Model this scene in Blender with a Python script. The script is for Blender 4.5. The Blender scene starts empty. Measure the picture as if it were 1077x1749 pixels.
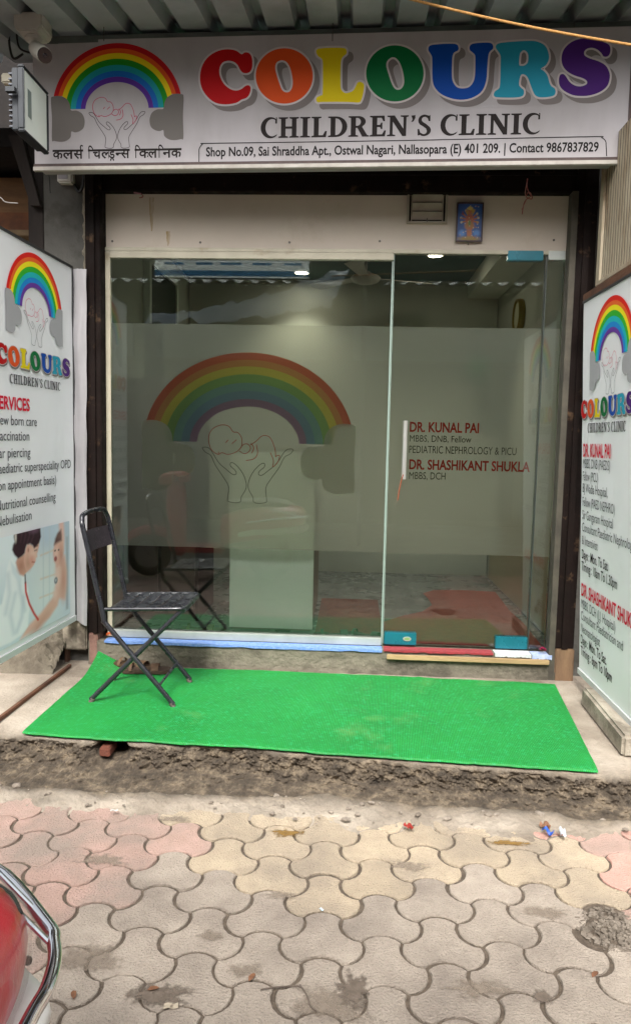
import bpy, bmesh, math, random
import numpy as np
from mathutils import Vector, Matrix, noise as mnoise
random.seed(7)
sc = bpy.context.scene
C = bpy.context.collection
# ------------------------------------------------------------------ camera
YAW, PITCH, ROLL, DIST, EYE, FPX = 0.0487808, 0.0965435, -0.0207084, 4.1229, 1.40, 1265.0
def cam_axes():
    cy, sy, cp, sp = math.cos(YAW), math.sin(YAW), math.cos(PITCH), math.sin(PITCH)
    fwd = Vector((-sy*cp, cy*cp, -sp)); right = Vector((cy, sy, 0)); down = fwd.cross(right)
    cr, sr = math.cos(ROLL), math.sin(ROLL)
    return cr*right + sr*down, -sr*right + cr*down, fwd
CR, CD, CF = cam_axes()
CAM = Vector((0, -DIST, EYE))
cd = bpy.data.cameras.new('camera'); cam = bpy.data.objects.new('camera', cd); C.objects.link(cam)
cd.sensor_fit = 'VERTICAL'; cd.sensor_height = 24; cd.lens = FPX/1749*24; cd.clip_start = 0.05; cd.clip_end = 500
m = Matrix.Identity(4)
for r in range(3):
    m[r][0] = CR[r]; m[r][1] = -CD[r]; m[r][2] = -CF[r]; m[r][3] = CAM[r]
cam.matrix_world = m
sc.camera = cam
# ------------------------------------------------------------------ light
SUN_EL, SUN_AZ = 48, 184        # sun high, behind the camera
w = bpy.data.worlds.new('World'); sc.world = w; w.use_nodes = True
nt = w.node_tree; nt.nodes.clear()
sky = nt.nodes.new('ShaderNodeTexSky'); sky.sky_type = 'NISHITA'; sky.sun_disc = False
sky.sun_elevation = math.radians(SUN_EL); sky.sun_rotation = math.radians(SUN_AZ)
sky.air_density = 1.0; sky.dust_density = 6.0; sky.ozone_density = 1.0
hs = nt.nodes.new('ShaderNodeHueSaturation'); hs.inputs['Saturation'].default_value = 0.15
bg = nt.nodes.new('ShaderNodeBackground'); bg.inputs['Strength'].default_value = 0.15
wo = nt.nodes.new('ShaderNodeOutputWorld')
nt.links.new(sky.outputs[0], hs.inputs['Color']); nt.links.new(hs.outputs[0], bg.inputs['Color']); nt.links.new(bg.outputs[0], wo.inputs['Surface'])
sl = bpy.data.lights.new('sun', 'SUN'); sl.energy = 1.9; sl.angle = math.radians(16); sl.color = (1, .965, .91)
so = bpy.data.objects.new('sun', sl); C.objects.link(so)
az = math.radians(SUN_AZ); el = math.radians(SUN_EL)
sdir = Vector((math.sin(az)*math.cos(el), math.cos(az)*math.cos(el), math.sin(el)))
so.rotation_euler = (-sdir).to_track_quat('-Z', 'Y').to_euler(); so.location = sdir*30
sc.view_settings.view_transform = 'Standard'; sc.view_settings.look = 'None'
sc.view_settings.exposure = 1.22; sc.view_settings.gamma = 1.0
sc.render.engine = 'CYCLES'
sc.cycles.use_denoising = True
sc.cycles.max_bounces = 10; sc.cycles.transparent_max_bounces = 24; sc.cycles.transmission_bounces = 8; sc.cycles.glossy_bounces = 5
sc.cycles.sample_clamp_indirect = 6
# ------------------------------------------------------------------ pixel -> place
def ray(x, y): return CR*((x-538.5)/FPX) + CD*((y-874.5)/FPX) + CF
def onY(x, y, Y): d = ray(x, y); return CAM + d*((Y-CAM.y)/d.y)
def onZ(x, y, Z): d = ray(x, y); return CAM + d*((Z-CAM.z)/d.z)
def onP(x, y, p, n): d = ray(x, y); return CAM + d*((Vector(p)-CAM).dot(n)/d.dot(n))
# ------------------------------------------------------------------ materials
def L(h):
    h = h.lstrip('#'); o = []
    for i in (0, 2, 4):
        c = int(h[i:i+2], 16)/255
        o.append(c/12.92 if c <= .04045 else ((c+.055)/1.055)**2.4)
    return (*o, 1)
MATS = {}
def mat(name, col, col2=None, rough=.7, metal=0., scale=8, detail=6, bump=0., bscale=None, spec=.5, lo=.35, hi=.65,
        col3=None, scale3=2.0, lo3=.5, hi3=.62, rnd=0., coat=0., coord='pos', stretch=(1, 1, 1), roughvar=0., speck=None):
    if name in MATS: return MATS[name]
    M = bpy.data.materials.new(name); M.use_nodes = True; t = M.node_tree; N = t.nodes; K = t.links
    b = N['Principled BSDF']
    b.inputs['Roughness'].default_value = rough; b.inputs['Metallic'].default_value = metal
    b.inputs['Specular IOR Level'].default_value = spec; b.inputs['Coat Weight'].default_value = coat
    c = L(col) if isinstance(col, str) else (*col, 1)
    if coord == 'pos': src = N.new('ShaderNodeNewGeometry').outputs['Position']
    else: src = N.new('ShaderNodeTexCoord').outputs['Object']
    mp = N.new('ShaderNodeMapping'); mp.inputs['Scale'].default_value = stretch; K.new(src, mp.inputs['Vector']); vec = mp.outputs[0]
    def nz(s, d, lo, hi):
        n = N.new('ShaderNodeTexNoise'); n.inputs['Scale'].default_value = s; n.inputs['Detail'].default_value = d; n.inputs['Roughness'].default_value = .62
        K.new(vec, n.inputs['Vector'])
        r = N.new('ShaderNodeMapRange'); r.inputs[1].default_value = lo; r.inputs[2].default_value = hi; K.new(n.outputs[0], r.inputs[0]); return r.outputs[0]
    def mixc(f, a, bb, mode='MIX'):
        x = N.new('ShaderNodeMix'); x.data_type = 'RGBA'; x.blend_type = mode
        if hasattr(f, 'links') or not isinstance(f, float): K.new(f, x.inputs[0])
        else: x.inputs[0].default_value = f
        for s, v in ((6, a), (7, bb)):
            if isinstance(v, tuple): x.inputs[s].default_value = v
            else: K.new(v, x.inputs[s])
        return x.outputs[2]
    out = c
    if col2 is not None: out = mixc(nz(scale, detail, lo, hi), c, L(col2))
    if col3 is not None: out = mixc(nz(scale3, 7, lo3, hi3), out, L(col3))
    if speck: out = mixc(nz(speck[0], 2, speck[2], speck[3]), out, L(speck[1]))
    if rnd:
        oi = N.new('ShaderNodeObjectInfo'); r = N.new('ShaderNodeMapRange'); r.inputs[3].default_value = 1-rnd; r.inputs[4].default_value = 1+rnd
        K.new(oi.outputs['Random'], r.inputs[0]); cb = N.new('ShaderNodeCombineColor')
        for i in range(3): K.new(r.outputs[0], cb.inputs[i])
        out = mixc(1.0, out, cb.outputs[0], 'MULTIPLY')
    if isinstance(out, tuple): b.inputs['Base Color'].default_value = out
    else: K.new(out, b.inputs['Base Color'])
    if roughvar:
        r = N.new('ShaderNodeMapRange'); r.inputs[3].default_value = max(0, rough-roughvar); r.inputs[4].default_value = min(1, rough+roughvar)
        K.new(nz(scale*1.7, 5, .3, .7), r.inputs[0]); K.new(r.outputs[0], b.inputs['Roughness'])
    if bump:
        n = N.new('ShaderNodeTexNoise'); n.inputs['Scale'].default_value = bscale or scale*6; n.inputs['Detail'].default_value = 8
        K.new(vec, n.inputs['Vector']); bp = N.new('ShaderNodeBump'); bp.inputs['Strength'].default_value = bump; bp.inputs['Distance'].default_value = .01
        K.new(n.outputs[0], bp.inputs['Height']); K.new(bp.outputs[0], b.inputs['Normal'])
    MATS[name] = M; return M
def emat(name, col, s):
    M = bpy.data.materials.new(name); M.use_nodes = True; b = M.node_tree.nodes['Principled BSDF']
    b.inputs['Base Color'].default_value = L(col); b.inputs['Emission Color'].default_value = L(col); b.inputs['Emission Strength'].default_value = s; return M
def flat(name, h, rough=.55): return mat('print_'+name, h, rough=rough, spec=.15)
# ------------------------------------------------------------------ mesh building
class MB:
    def __init__(s): s.v = []; s.f = []
    def add(s, vs, fs):
        o = len(s.v); s.v += [tuple(p) for p in vs]; s.f += [tuple(i+o for i in f) for f in fs]; return s
    def box(s, a, b, M=None):
        (x0, y0, z0), (x1, y1, z1) = a, b
        vs = [Vector(p) for p in ((x0,y0,z0),(x1,y0,z0),(x1,y1,z0),(x0,y1,z0),(x0,y0,z1),(x1,y0,z1),(x1,y1,z1),(x0,y1,z1))]
        if M: vs = [M @ p for p in vs]
        return s.add(vs, [(3,2,1,0),(4,5,6,7),(0,1,5,4),(1,2,6,5),(2,3,7,6),(3,0,4,7)])
    def prism(s, base, off):
        n = len(base); off = Vector(off); base = [Vector(p) for p in base]
        return s.add(base+[p+off for p in base], [tuple(range(n))[::-1], tuple(range(n, 2*n))]+[(i, (i+1) % n, n+(i+1) % n, n+i) for i in range(n)])
    def tube(s, path, r, n=10, closed=False, caps=True):
        P = [Vector(p) for p in path]; k = len(P); rs = r if isinstance(r, (list, tuple)) else [r]*k
        up = None; rings = []
        for i, p in enumerate(P):
            a = P[(i-1) % k] if (closed or i > 0) else P[0]; b = P[(i+1) % k] if (closed or i < k-1) else P[-1]
            t = (b-a).normalized()
            if up is None:
                up = Vector((0, 0, 1)) if abs(t.z) < .9 else Vector((1, 0, 0))
            u = (up - t*up.dot(t)).normalized(); up = u; v = t.cross(u)
            rings.append([p + (u*math.cos(q*2*math.pi/n) + v*math.sin(q*2*math.pi/n))*rs[i] for q in range(n)])
        vs = [q for R in rings for q in R]; fs = []
        for i in range(k if closed else k-1):
            j = (i+1) % k
            for q in range(n): fs.append((i*n+q, i*n+(q+1) % n, j*n+(q+1) % n, j*n+q))
        if caps and not closed: fs += [tuple(range(n))[::-1], tuple(range((k-1)*n, k*n))]
        return s.add(vs, fs)
    def grid(s, nu, nv, fn):
        vs = [fn(i/nu, j/nv) for j in range(nv+1) for i in range(nu+1)]
        return s.add(vs, [(j*(nu+1)+i, j*(nu+1)+i+1, (j+1)*(nu+1)+i+1, (j+1)*(nu+1)+i) for j in range(nv) for i in range(nu)])
    def lathe(s, prof, M, n=24):
        vs = []; fs = []; k = len(prof)
        for (r, h) in prof: vs += [M @ Vector((r*math.cos(q*2*math.pi/n), r*math.sin(q*2*math.pi/n), h)) for q in range(n)]
        for i in range(k-1):
            for q in range(n): fs.append((i*n+q, i*n+(q+1) % n, (i+1)*n+(q+1) % n, (i+1)*n+q))
        if prof[0][0] < .012: fs.append(tuple(range(n))[::-1])
        if prof[-1][0] < .012: fs.append(tuple(range((k-1)*n, k*n)))
        return s.add(vs, fs)
    def build(s, name, mt, parent=None, smooth=False, bevel=0, seg=2):
        me = bpy.data.meshes.new(name); me.from_pydata(s.v, [], s.f); me.update()
        return mobj(name, me, mt, parent, smooth, bevel, seg)
def mobj(name, me, mt, parent=None, smooth=False, bevel=0, seg=2):
    if bevel:
        bm = bmesh.new(); bm.from_mesh(me); bmesh.ops.remove_doubles(bm, verts=bm.verts, dist=1e-6)
        bmesh.ops.recalc_face_normals(bm, faces=bm.faces)
        es = [e for e in bm.edges if len(e.link_faces) == 2 and e.calc_face_angle(0) > .5]
        bmesh.ops.bevel(bm, geom=es, offset=bevel, segments=seg, affect='EDGES', clamp_overlap=True); bm.to_mesh(me); bm.free()
    if smooth:
        for p in me.polygons: p.use_smooth = True
        if smooth != 'all':
            try: me.set_sharp_from_angle(angle=.7)
            except Exception: pass
    me.materials.append(mt); o = bpy.data.objects.new(name, me); C.objects.link(o)
    if parent is not None:
        o.parent = parent
        if parent.type == 'EMPTY': o.matrix_parent_inverse = Matrix.Translation(-parent.location)
    return o
def thing(name, loc, label, cat, group=None):
    o = bpy.data.objects.new(name, None); C.objects.link(o); o.location = loc; o.empty_display_size = .1
    return tag(o, label, cat, group)
def tag(o, label, cat, group=None):
    o['label'] = label; o['category'] = cat
    if group: o['group'] = group
    return o
def struct(o): o['kind'] = 'structure'; return o
def T(x, y, z): return Matrix.Translation((x, y, z))
def catmull(P, n=4, closed=True):
    P = [Vector(p) for p in P]; k = len(P); out = []
    for i in range(k if closed else k-1):
        g = (lambda q: P[q % k]) if closed else (lambda q: P[min(max(q, 0), k-1)])
        p0, p1, p2, p3 = g(i-1), g(i), g(i+1), g(i+2)
        for j in range(n):
            t = j/n
            out.append(.5*((2*p1)+(p2-p0)*t+(2*p0-5*p1+4*p2-p3)*t*t+(3*p1-p0-3*p2+p3)*t**3))
    if not closed: out.append(P[-1])
    return out
def fbm(x, y, z=0, o=5, s=1.): return mnoise.fractal(Vector((x*s, y*s, z*s)), 1.0, 2.0, o)
# ------------------------------------------------------------------ flat print on a plane
class Fr:
    """a plane in the scene: origin, right, up; h is height above it along the normal"""
    def __init__(s, o, u, v):
        s.o = Vector(o); s.u = Vector(u).normalized(); v = Vector(v); s.v = (v - s.u*v.dot(s.u)).normalized(); s.n = s.u.cross(s.v)
    def __call__(s, a, b, h=0): return s.o + s.u*a + s.v*b + s.n*h
    def px(s, x, y):
        q = onP(x, y, s.o, s.n) - s.o; return (q.dot(s.u), q.dot(s.v))
def fill2d(loops):
    """2D outlines with holes -> verts, faces (curve fill)"""
    cu = bpy.data.curves.new('t', 'CURVE'); cu.dimensions = '2D'; cu.fill_mode = 'FRONT'
    for lp in loops:
        sp = cu.splines.new('POLY'); sp.points.add(len(lp)-1); sp.use_cyclic_u = True
        for p, q in zip(sp.points, lp): p.co = (q[0], q[1], 0, 1)
    return curve_mesh(cu)
def curve_mesh(cu):
    ob = bpy.data.objects.new('t', cu); me = bpy.data.meshes.new_from_object(ob)
    vs = [(v.co.x, v.co.y) for v in me.vertices]; fs = [tuple(p.vertices) for p in me.polygons]
    bpy.data.objects.remove(ob); bpy.data.curves.remove(cu); bpy.data.meshes.remove(me)
    return vs, fs
def up_faces(vs, fs):
    out = []
    for f in fs:
        a = sum(vs[f[i]][0]*vs[f[(i+1) % len(f)]][1]-vs[f[(i+1) % len(f)]][0]*vs[f[i]][1] for i in range(len(f)))
        out.append(f if a > 0 else f[::-1])
    return out
def put2d(mb, fr, vs, fs, h, tf=lambda p: p):
    q = [tf(p) for p in vs]
    return mb.add([fr(p[0], p[1], h) for p in q], up_faces(q, fs))
TXT = {}
def text2d(s, bold=0.):
    if (s, bold) in TXT: return TXT[(s, bold)]
    cu = bpy.data.curves.new('t', 'FONT'); cu.body = s; cu.size = 1; cu.resolution_u = 3; cu.fill_mode = 'FRONT'
    if bold: cu.offset = bold
    vs, fs = curve_mesh(cu)
    TXT[(s, bold)] = (vs, fs); return vs, fs
CAPH = .682
def text(mb, fr, s, a0, a1, b, cap, h, bold=0.):
    """fit a line of type between a0 and a1 with its baseline at b and capital height cap"""
    vs, fs = text2d(s, bold)
    x0 = min(v[0] for v in vs); x1 = max(v[0] for v in vs); k = (a1-a0)/(x1-x0); c = cap/CAPH
    return put2d(mb, fr, vs, fs, h, lambda p: (a0+(p[0]-x0)*k, b+p[1]*c))
def ribbon(mb, fr, pts, w, h, closed=False, n=3):
    """line of width w (number or list) along 2D points"""
    ws = w if isinstance(w, list) else [w]*len(pts)
    P = catmull([(p[0], p[1], ws[i]) for i, p in enumerate(pts)], n, closed); k = len(P); vs = []
    for i, p in enumerate(P):
        a = P[i-1] if (i or closed) else P[0]; b = P[(i+1) % k] if (i < k-1 or closed) else P[-1]
        d = Vector((b.x-a.x, b.y-a.y)); d = d.normalized() if d.length > 1e-9 else Vector((1, 0)); nn = Vector((-d.y, d.x))*p.z/2
        vs += [fr(p.x-nn.x, p.y-nn.y, h), fr(p.x+nn.x, p.y+nn.y, h)]
    fs = []
    for i in range(k if closed else k-1):
        j = (i+1) % k; fs.append((2*i, 2*j, 2*j+1, 2*i+1))
    return mb.add(vs, fs)
def offset_loop(lp, d):
    k = len(lp); area = sum(lp[i][0]*lp[(i+1) % k][1]-lp[(i+1) % k][0]*lp[i][1] for i in range(k)); s = 1 if area > 0 else -1
    out = []
    for i in range(k):
        a, b = lp[i-1], lp[(i+1) % k]; t = Vector((b[0]-a[0], b[1]-a[1])); t = t.normalized() if t.length > 1e-9 else Vector((1, 0))
        out.append((lp[i][0]+t.y*d*s, lp[i][1]-t.x*d*s))
    return out
# ================================================================== SETTING: ground, pavers, platform
bed = mat('paver_bedding', '#64584b', '#4a4036', rough=.95, scale=40, bump=.6, bscale=150)
road_m = mat('road_concrete', '#7f7d78', '#5f5e5b', rough=.6, scale=1.6, col3='#49494a', scale3=.9, lo3=.52, hi3=.6, bump=.25, bscale=60, roughvar=.25)
ground = MB().grid(4, 4, lambda s, t: (-60+120*s, -60+120*t, -.016)).build('ground', bed); struct(ground)
rd = MB().grid(40, 30, lambda s, t: (-14+28*s, -9.5+5.6*t, -.004+.004*fbm(s*9, t*5))).build('road', road_m); struct(rd)
pavement = struct(MB().grid(200, 90, lambda s, t: (-3.4+6.8*s, -3.9+2.6*t, -.0068+.0012*fbm(s*40, t*20))).build('pavement', bed))
# three-lobed interlocking blocks: hexagons with three bulging and three hollow edges
S0, ANG, OX, OY = .194703, .0157357, .2244724, -1.8651031
RH = S0/math.sqrt(3)
def block_outline(shrink, per=6):
    pts = []
    V = [Vector((RH*math.cos(math.radians(60*k)), RH*math.sin(math.radians(60*k)))) for k in range(6)]
    for k in range(6):
        a, b = V[k], V[(k+1) % 6]; sg = 1 if k % 2 else -1     # 60->120 bulges (k=1), 0->60 hollow (k=0)
        mid = (a+b)/2; nn = mid.normalized(); sag = .25*(b-a).length
        Rr = ((b-a).length**2/4+sag*sag)/(2*sag); cc = mid - nn*sg*(Rr-sag)
        a0 = math.atan2((a-cc).y, (a-cc).x); a1 = math.atan2((b-cc).y, (b-cc).x); da = (a1-a0+math.pi) % (2*math.pi)-math.pi
        for j in range(per):
            q = a0+da*j/per; pts.append((cc.x+Rr*math.cos(q), cc.y+Rr*math.sin(q)))
    return offset_loop(pts, -shrink)
def block_mesh(shr, sd):
    r = random.Random(sd); per = 6
    o1 = block_outline(shr, per); o2 = block_outline(shr+.0022, per); n = len(o1); e = [r.uniform(-.0012, .0012) for _ in range(n)]
    ca, sa = math.cos(ANG), math.sin(ANG); rot = lambda p: (p[0]*ca-p[1]*sa, p[0]*sa+p[1]*ca)
    vs = [(*rot(p), -.013) for p in o1] + [(*rot((p[0]*(1+e[i]*6), p[1]*(1+e[i]*6))), -.0028+e[i]) for i, p in enumerate(o1)] + [(*rot(p), 0) for p in o2]
    fs = [(i, (i+1) % n, n+(i+1) % n, n+i) for i in range(n)] + [(n+i, n+(i+1) % n, 2*n+(i+1) % n, 2*n+i) for i in range(n)] + [tuple(range(2*n, 3*n))]
    me = bpy.data.meshes.new('paver'); me.from_pydata(vs, [], fs); me.update(); return me
def paver_mat(nm, c1, c2, c3): return mat(nm, c1, c2, rough=.9, scale=14, detail=10, col3=c3, scale3=3.2, lo3=.44, hi3=.64, bump=.9, bscale=150, rnd=.09, speck=(230, '#6e6256', .60, .72))
PM = {'y': paver_mat('paver_yellow', '#b2a28a', '#a69680', '#938675'), 'g': paver_mat('paver_buff', '#a5998b', '#998d80', '#857a6f'),
      'p': paver_mat('paver_pink', '#ae9185', '#a3887b', '#8f8075'), 'r': paver_mat('paver_rose', '#c4988a', '#b68d80', '#9d897c')}
PME = {k: [] for k in PM}
for k, mt in PM.items():
    for v in range(3):
        me = block_mesh(.0041+.0008*v, 10*v+ord(k)); me.materials.append(mt); PME[k].append(me)
av = Vector((math.sin(ANG), -math.cos(ANG)))*S0; cv = Vector((math.cos(ANG+math.pi/6), math.sin(ANG+math.pi/6)))*S0
ctr0 = Vector((OX, OY)) - Vector((RH*math.cos(ANG+2*math.pi/3), RH*math.sin(ANG+2*math.pi/3)))
pv = []
for i in range(-40, 41):
    for j in range(-40, 41):
        q = ctr0+cv*i+av*j
        if -3.3 < q.x < 3.3 and -3.85 < q.y < -1.42: pv.append((i, j, q))
hole_c = onZ(1040, 1560, 0).to_2d()
def ptype(q, r):
    x, y = q.x+.08*r.uniform(-1, 1), q.y+.08*r.uniform(-1, 1)
    if x < -.52+.30*(y+1.5): return 'p'
    if x > .78+.35*(y+1.6)*-.2: return 'r' if r.random() < .75 else 'p'
    if y > -1.86: return 'y'
    if x < 0 and y > -2.1 and r.random() < .3: return 'y'
    return 'g'
def vis(q):       # how large it shows: distance from the camera, weighted to the view
    d = (Vector((q.x, q.y, 0))-CAM); z = d.dot(CF); px = 538+FPX*d.dot(CR)/z if z > .2 else 9999; py = 874+FPX*d.dot(CD)/z if z > .2 else 9999
    return -60 < px < 1140 and py < 1830
seen = sorted([p for p in pv if vis(p[2])], key=lambda p: (p[2]-Vector((0, -2.1))).length)[:300]
ids = {(p[0], p[1]) for p in seen}; rest = [p for p in pv if (p[0], p[1]) not in ids]
hole_list = []
for i, j, q in seen:
    r = random.Random(i*91+j*7)
    if (q-hole_c).length < .085: hole_list.append(q.copy()); continue
    k = ptype(q, r); o = bpy.data.objects.new('paver', PME[k][r.randrange(3)]); C.objects.link(o); o.parent = pavement
    o.location = (q.x+r.uniform(-.0012, .0012), q.y+r.uniform(-.0012, .0012), r.uniform(-.0016, .0016))
    o.rotation_euler = (r.uniform(-.012, .012), r.uniform(-.012, .012), r.uniform(-.012, .012))
for k in PM:
    mb = MB(); base = PME[k][0]; bv = [v.co.copy() for v in base.vertices]; bf = [tuple(p.vertices) for p in base.polygons]
    for i, j, q in rest:
        r = random.Random(i*91+j*7)
        if ptype(q, r) == k: dz = r.uniform(-.0016, .0016); mb.add([(v.x+q.x, v.y+q.y, v.z+dz) for v in bv], bf)
    if mb.v: o = mb.build('outer_pavers', PM[k], pavement); o['kind'] = 'stuff'
# gravel in the gap left by the missing block
pm_ = mat('pebble', '#8b8073', '#655b50', rough=.9, scale=20, bump=.3, rnd=.2)
gv = MB(); r = random.Random(4)
for n in range(420):
    hq = r.choice(hole_list or [hole_c]); an_ = r.uniform(0, 6.283); rr_ = .10*math.sqrt(r.random()); x = hq.x+rr_*math.cos(an_); y = hq.y+rr_*math.sin(an_); s = r.uniform(.002, .0075)
    M = T(x, y, -.004+s*.4) @ Matrix.Rotation(r.uniform(0, 6), 4, 'Z') @ Matrix.Rotation(r.uniform(0, 6), 4, 'X')
    gv.box((-s, -s*.7, -s*.5), (s, s*.7, s*.5), M)
gv = gv.build('gravel', pm_); gv['kind'] = 'stuff'; gv['label'] = 'loose gravel in the gap of a missing paving block'
# ---- platform (plinth) with its crumbling front and mortar apron
PZ = .12
def soil_material():
    M = mat('platform_concrete', '#a79c8d', '#8d8274', rough=.92, scale=5, detail=9, col3='#6f6356', scale3=1.6, lo3=.48, hi3=.68, bump=.8, bscale=70)
    t = M.node_tree; N = t.nodes; K = t.links; b = N['Principled BSDF']
    prev = b.inputs['Base Color'].links[0].from_socket
    at = N.new('ShaderNodeAttribute'); at.attribute_name = 'mud'
    n = N.new('ShaderNodeTexNoise'); n.inputs['Scale'].default_value = 16; n.inputs['Detail'].default_value = 10; n.inputs['Roughness'].default_value = .72
    mp = N.new('ShaderNodeMapping'); mp.inputs['Scale'].default_value = (1, 1, 1.4)
    g = N.new('ShaderNodeNewGeometry'); K.new(g.outputs['Position'], mp.inputs['Vector']); K.new(mp.outputs[0], n.inputs['Vector'])
    r = N.new('ShaderNodeValToRGB'); r.color_ramp.elements[0].position = .32; r.color_ramp.elements[0].color = L('#2a231b')
    r.color_ramp.elements[1].position = .68; r.color_ramp.elements[1].color = L('#7b6d5a')
    e = r.color_ramp.elements.new(.5); e.color = L('#4a4034'); K.new(n.outputs[0], r.inputs[0])
    x = N.new('ShaderNodeMix'); x.data_type = 'RGBA'; K.new(at.outputs['Fac'], x.inputs[0]); K.new(prev, x.inputs[6]); K.new(r.outputs[0], x.inputs[7])
    K.new(x.outputs[2], b.inputs['Base Color']); return M
edge_pts = [(-3.3, -1.16), (-1.9, -1.17), (-1.55, -1.18)] + [tuple(onZ(x, y, PZ).to_2d()) for x, y in ((40, 1254), (120, 1262), (240, 1272), (300, 1268), (420, 1274), (540, 1288), (700, 1300), (860, 1312), (1020, 1325))] + [(1.3, -1.26), (3.3, -1.28)]
base_pts = [(-3.3, -1.36)] + [tuple(onZ(x, y, 0).to_2d()) for x, y in ((0, 1345), (120, 1355), (300, 1362), (440, 1366), (560, 1365), (700, 1380), (860, 1388), (960, 1400), (1077, 1412))] + [(3.3, -1.46)]
apr_pts = [(-3.3, -1.5)] + [tuple(onZ(x, y, 0).to_2d()) for x, y in ((0, 1372), (120, 1392), (260, 1404), (330, 1386), (420, 1400), (520, 1418), (660, 1424), (760, 1420), (900, 1440), (980, 1436), (1077, 1428))] + [(3.3, -1.52)]
def interp(P, x):
    for a, b in zip(P, P[1:]):
        if a[0] <= x <= b[0]: return a[1]+(b[1]-a[1])*(x-a[0])/(b[0]-a[0]+1e-9)
    return P[0][1] if x < P[0][0] else P[-1][1]
NX, prof = 1700, []
mud = []
def plat(s, t):
    x = -2.4+4.8*s
    e = interp(edge_pts, x)+.012*fbm(x*5, 1.3)+.008*fbm(x*22, 4.1); b = interp(base_pts, x)+.02*fbm(x*6, 7.7); a = interp(apr_pts, x)+.05*fbm(x*4, 2.2)+.02*fbm(x*17, 9.)
    if t < .3:                                   # top, from the wall to the edge
        q = t/.3; y = .55+(e-.55)*q**.6; z = PZ+.004*fbm(x*3, y*3)+.002*fbm(x*14, y*14) - .012*max(0, q-.93)/.07; md = max(0, (q-.9)/.1)*.5
    elif t < .78:                                # crumbling face
        q = (t-.3)/.48; sh = .42*q if q < .62 else .26+.74*((q-.62)/.38)**1.1
        y = e+(b-e)*sh; z = (PZ-.012)-(PZ-.044)*q/.62 if q < .62 else .032-.020*(q-.62)/.38
        am = min(1, q*9)*min(1, (1-q)*5+.25)
        v1 = mnoise.voronoi(Vector((x*26, y*26, z*34)))[0]; v2 = mnoise.voronoi(Vector((x*70, y*70, z*85)))[0]
        d = .026*fbm(x*5, z*9, 3.)+.030*(.5-min(1, v1[0]*1.3))+.018*(.45-v2[0])+.010*fbm(x*34, z*44, 1.)+.006*fbm(x*110, z*120, 5.)
        y -= d*am; z += .3*d*am; md = min(1, .75+q*2)
        # cavity where a brick shows
        hx, hz = (x+.985)/.068, (z-.075)/.046; k = math.exp(-(hx*hx+hz*hz)**2); y += .19*k
    else:                                        # mortar apron feathering out over the blocks
        q = (t-.78)/.22; y = b+(a-b)*q; z = .012*(1-q)+.012*fbm(x*6, y*6)*(1-q*.6)+.005*fbm(x*25, y*25)-.010*q*q+.003; md = max(0, .8-q*1.6)
        md = min(1, max(md, .5*(fbm(x*3, y*5, 4.)+.3)))
    mud.append(min(1, max(0, md))); return (x, y, z)
pl = MB().grid(NX, 130, plat).build('platform', soil_material(), smooth='all'); struct(pl)
at = pl.data.attributes.new('mud', 'FLOAT', 'POINT'); at.data.foreach_set('value', mud)
pb = MB().box((-1.035, -1.160, .052), (-.99, -1.06, .090)).build('brick', mat('old_brick', '#74402f', '#5a3225', rough=.9, scale=40, bump=.5), pl, bevel=.004)
r = random.Random(11)
stone_m = mat('rubble', '#9b9083', '#6b6156', rough=.95, scale=25, bump=.6, bscale=120)
for n in range(90):                              # lumps of mortar lying along the foot of the platform
    x = r.uniform(-1.5, 1.3); b = interp(base_pts, x); a = interp(apr_pts, x); y = b+(a-b)*r.random()**1.4*.9; s = r.choice((.003, .004, .006, .009, .014))*r.uniform(.7, 1.2)
    bm = bmesh.new(); bmesh.ops.create_icosphere(bm, subdivisions=2 if s > .012 else 1, radius=s)
    for v in bm.verts: v.co *= 1+.35*fbm(v.co.x/s+n, v.co.y/s, v.co.z/s); v.co.z *= .6; v.co.x *= 1.3
    me = bpy.data.meshes.new('rubble'); bm.to_mesh(me); bm.free(); o = mobj('rubble', me, stone_m, pl); o.location = (x, y, .012+s*.25); o.rotation_euler.z = r.uniform(0, 6)
# ================================================================== SHOP BUILDING
plaster = mat('grey_plaster', '#56544f', '#474641', rough=.95, scale=3.5, detail=9, col3='#36332c', scale3=5, lo3=.52, hi3=.7, bump=.5, bscale=40)
plaster_l = mat('old_limewash', '#a59b8a', '#7c7263', rough=.95, scale=6, col3='#5b5247', scale3=4, bump=.5, bscale=60)
sillm = mat('sill_cement', '#716b5d', '#5d574b', rough=.95, scale=9, detail=10, col3='#4a453b', scale3=3, bump=1.0, bscale=45)
inwall = mat('inner_wall', '#c3c6b8', '#b9bcae', rough=.8, scale=2)
ceilm = mat('teal_ceiling', '#2f5650', '#2a4f4a', rough=.7, scale=2)
FZ = .25
bld = thing('shop_building', (0, 0, PZ), 'grey plastered single-room shop behind the clinic signs', 'building')
def wallpiece(nm, a, b, mt): return MB().box(a, b).build(nm, mt, bld)
wallpiece('pillar', (-1.70, -.06, PZ-.05), (-1.46, .30, 2.98), plaster)
wallpiece('pillar', (1.245, -.03, PZ-.05), (1.30, .30, 3.6), plaster)
wallpiece('lintel', (-1.46, .062, 2.72), (1.245, .30, 3.6), plaster)
wallpiece('side_wall', (-1.62, .302, PZ-.05), (-1.45, 3.4, 3.0), inwall)
wallpiece('side_wall', (1.20, .302, PZ-.05), (1.36, 3.4, 3.0), inwall)
wallpiece('back_wall', (-1.44, 2.35, PZ-.05), (1.19, 2.5, 3.0), inwall)
wallpiece('ceiling', (-1.44, .31, 2.76), (1.19, 2.34, 2.9), ceilm)
wallpiece('dropped_ceiling', (.93, .9, 2.62), (1.19, 2.34, 2.757), mat('white_gypsum', '#cfd2c4', rough=.8))
wallpiece('upper_wall', (-1.70, .32, 3.0), (3.6, .6, 5.4), plaster)
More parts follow.
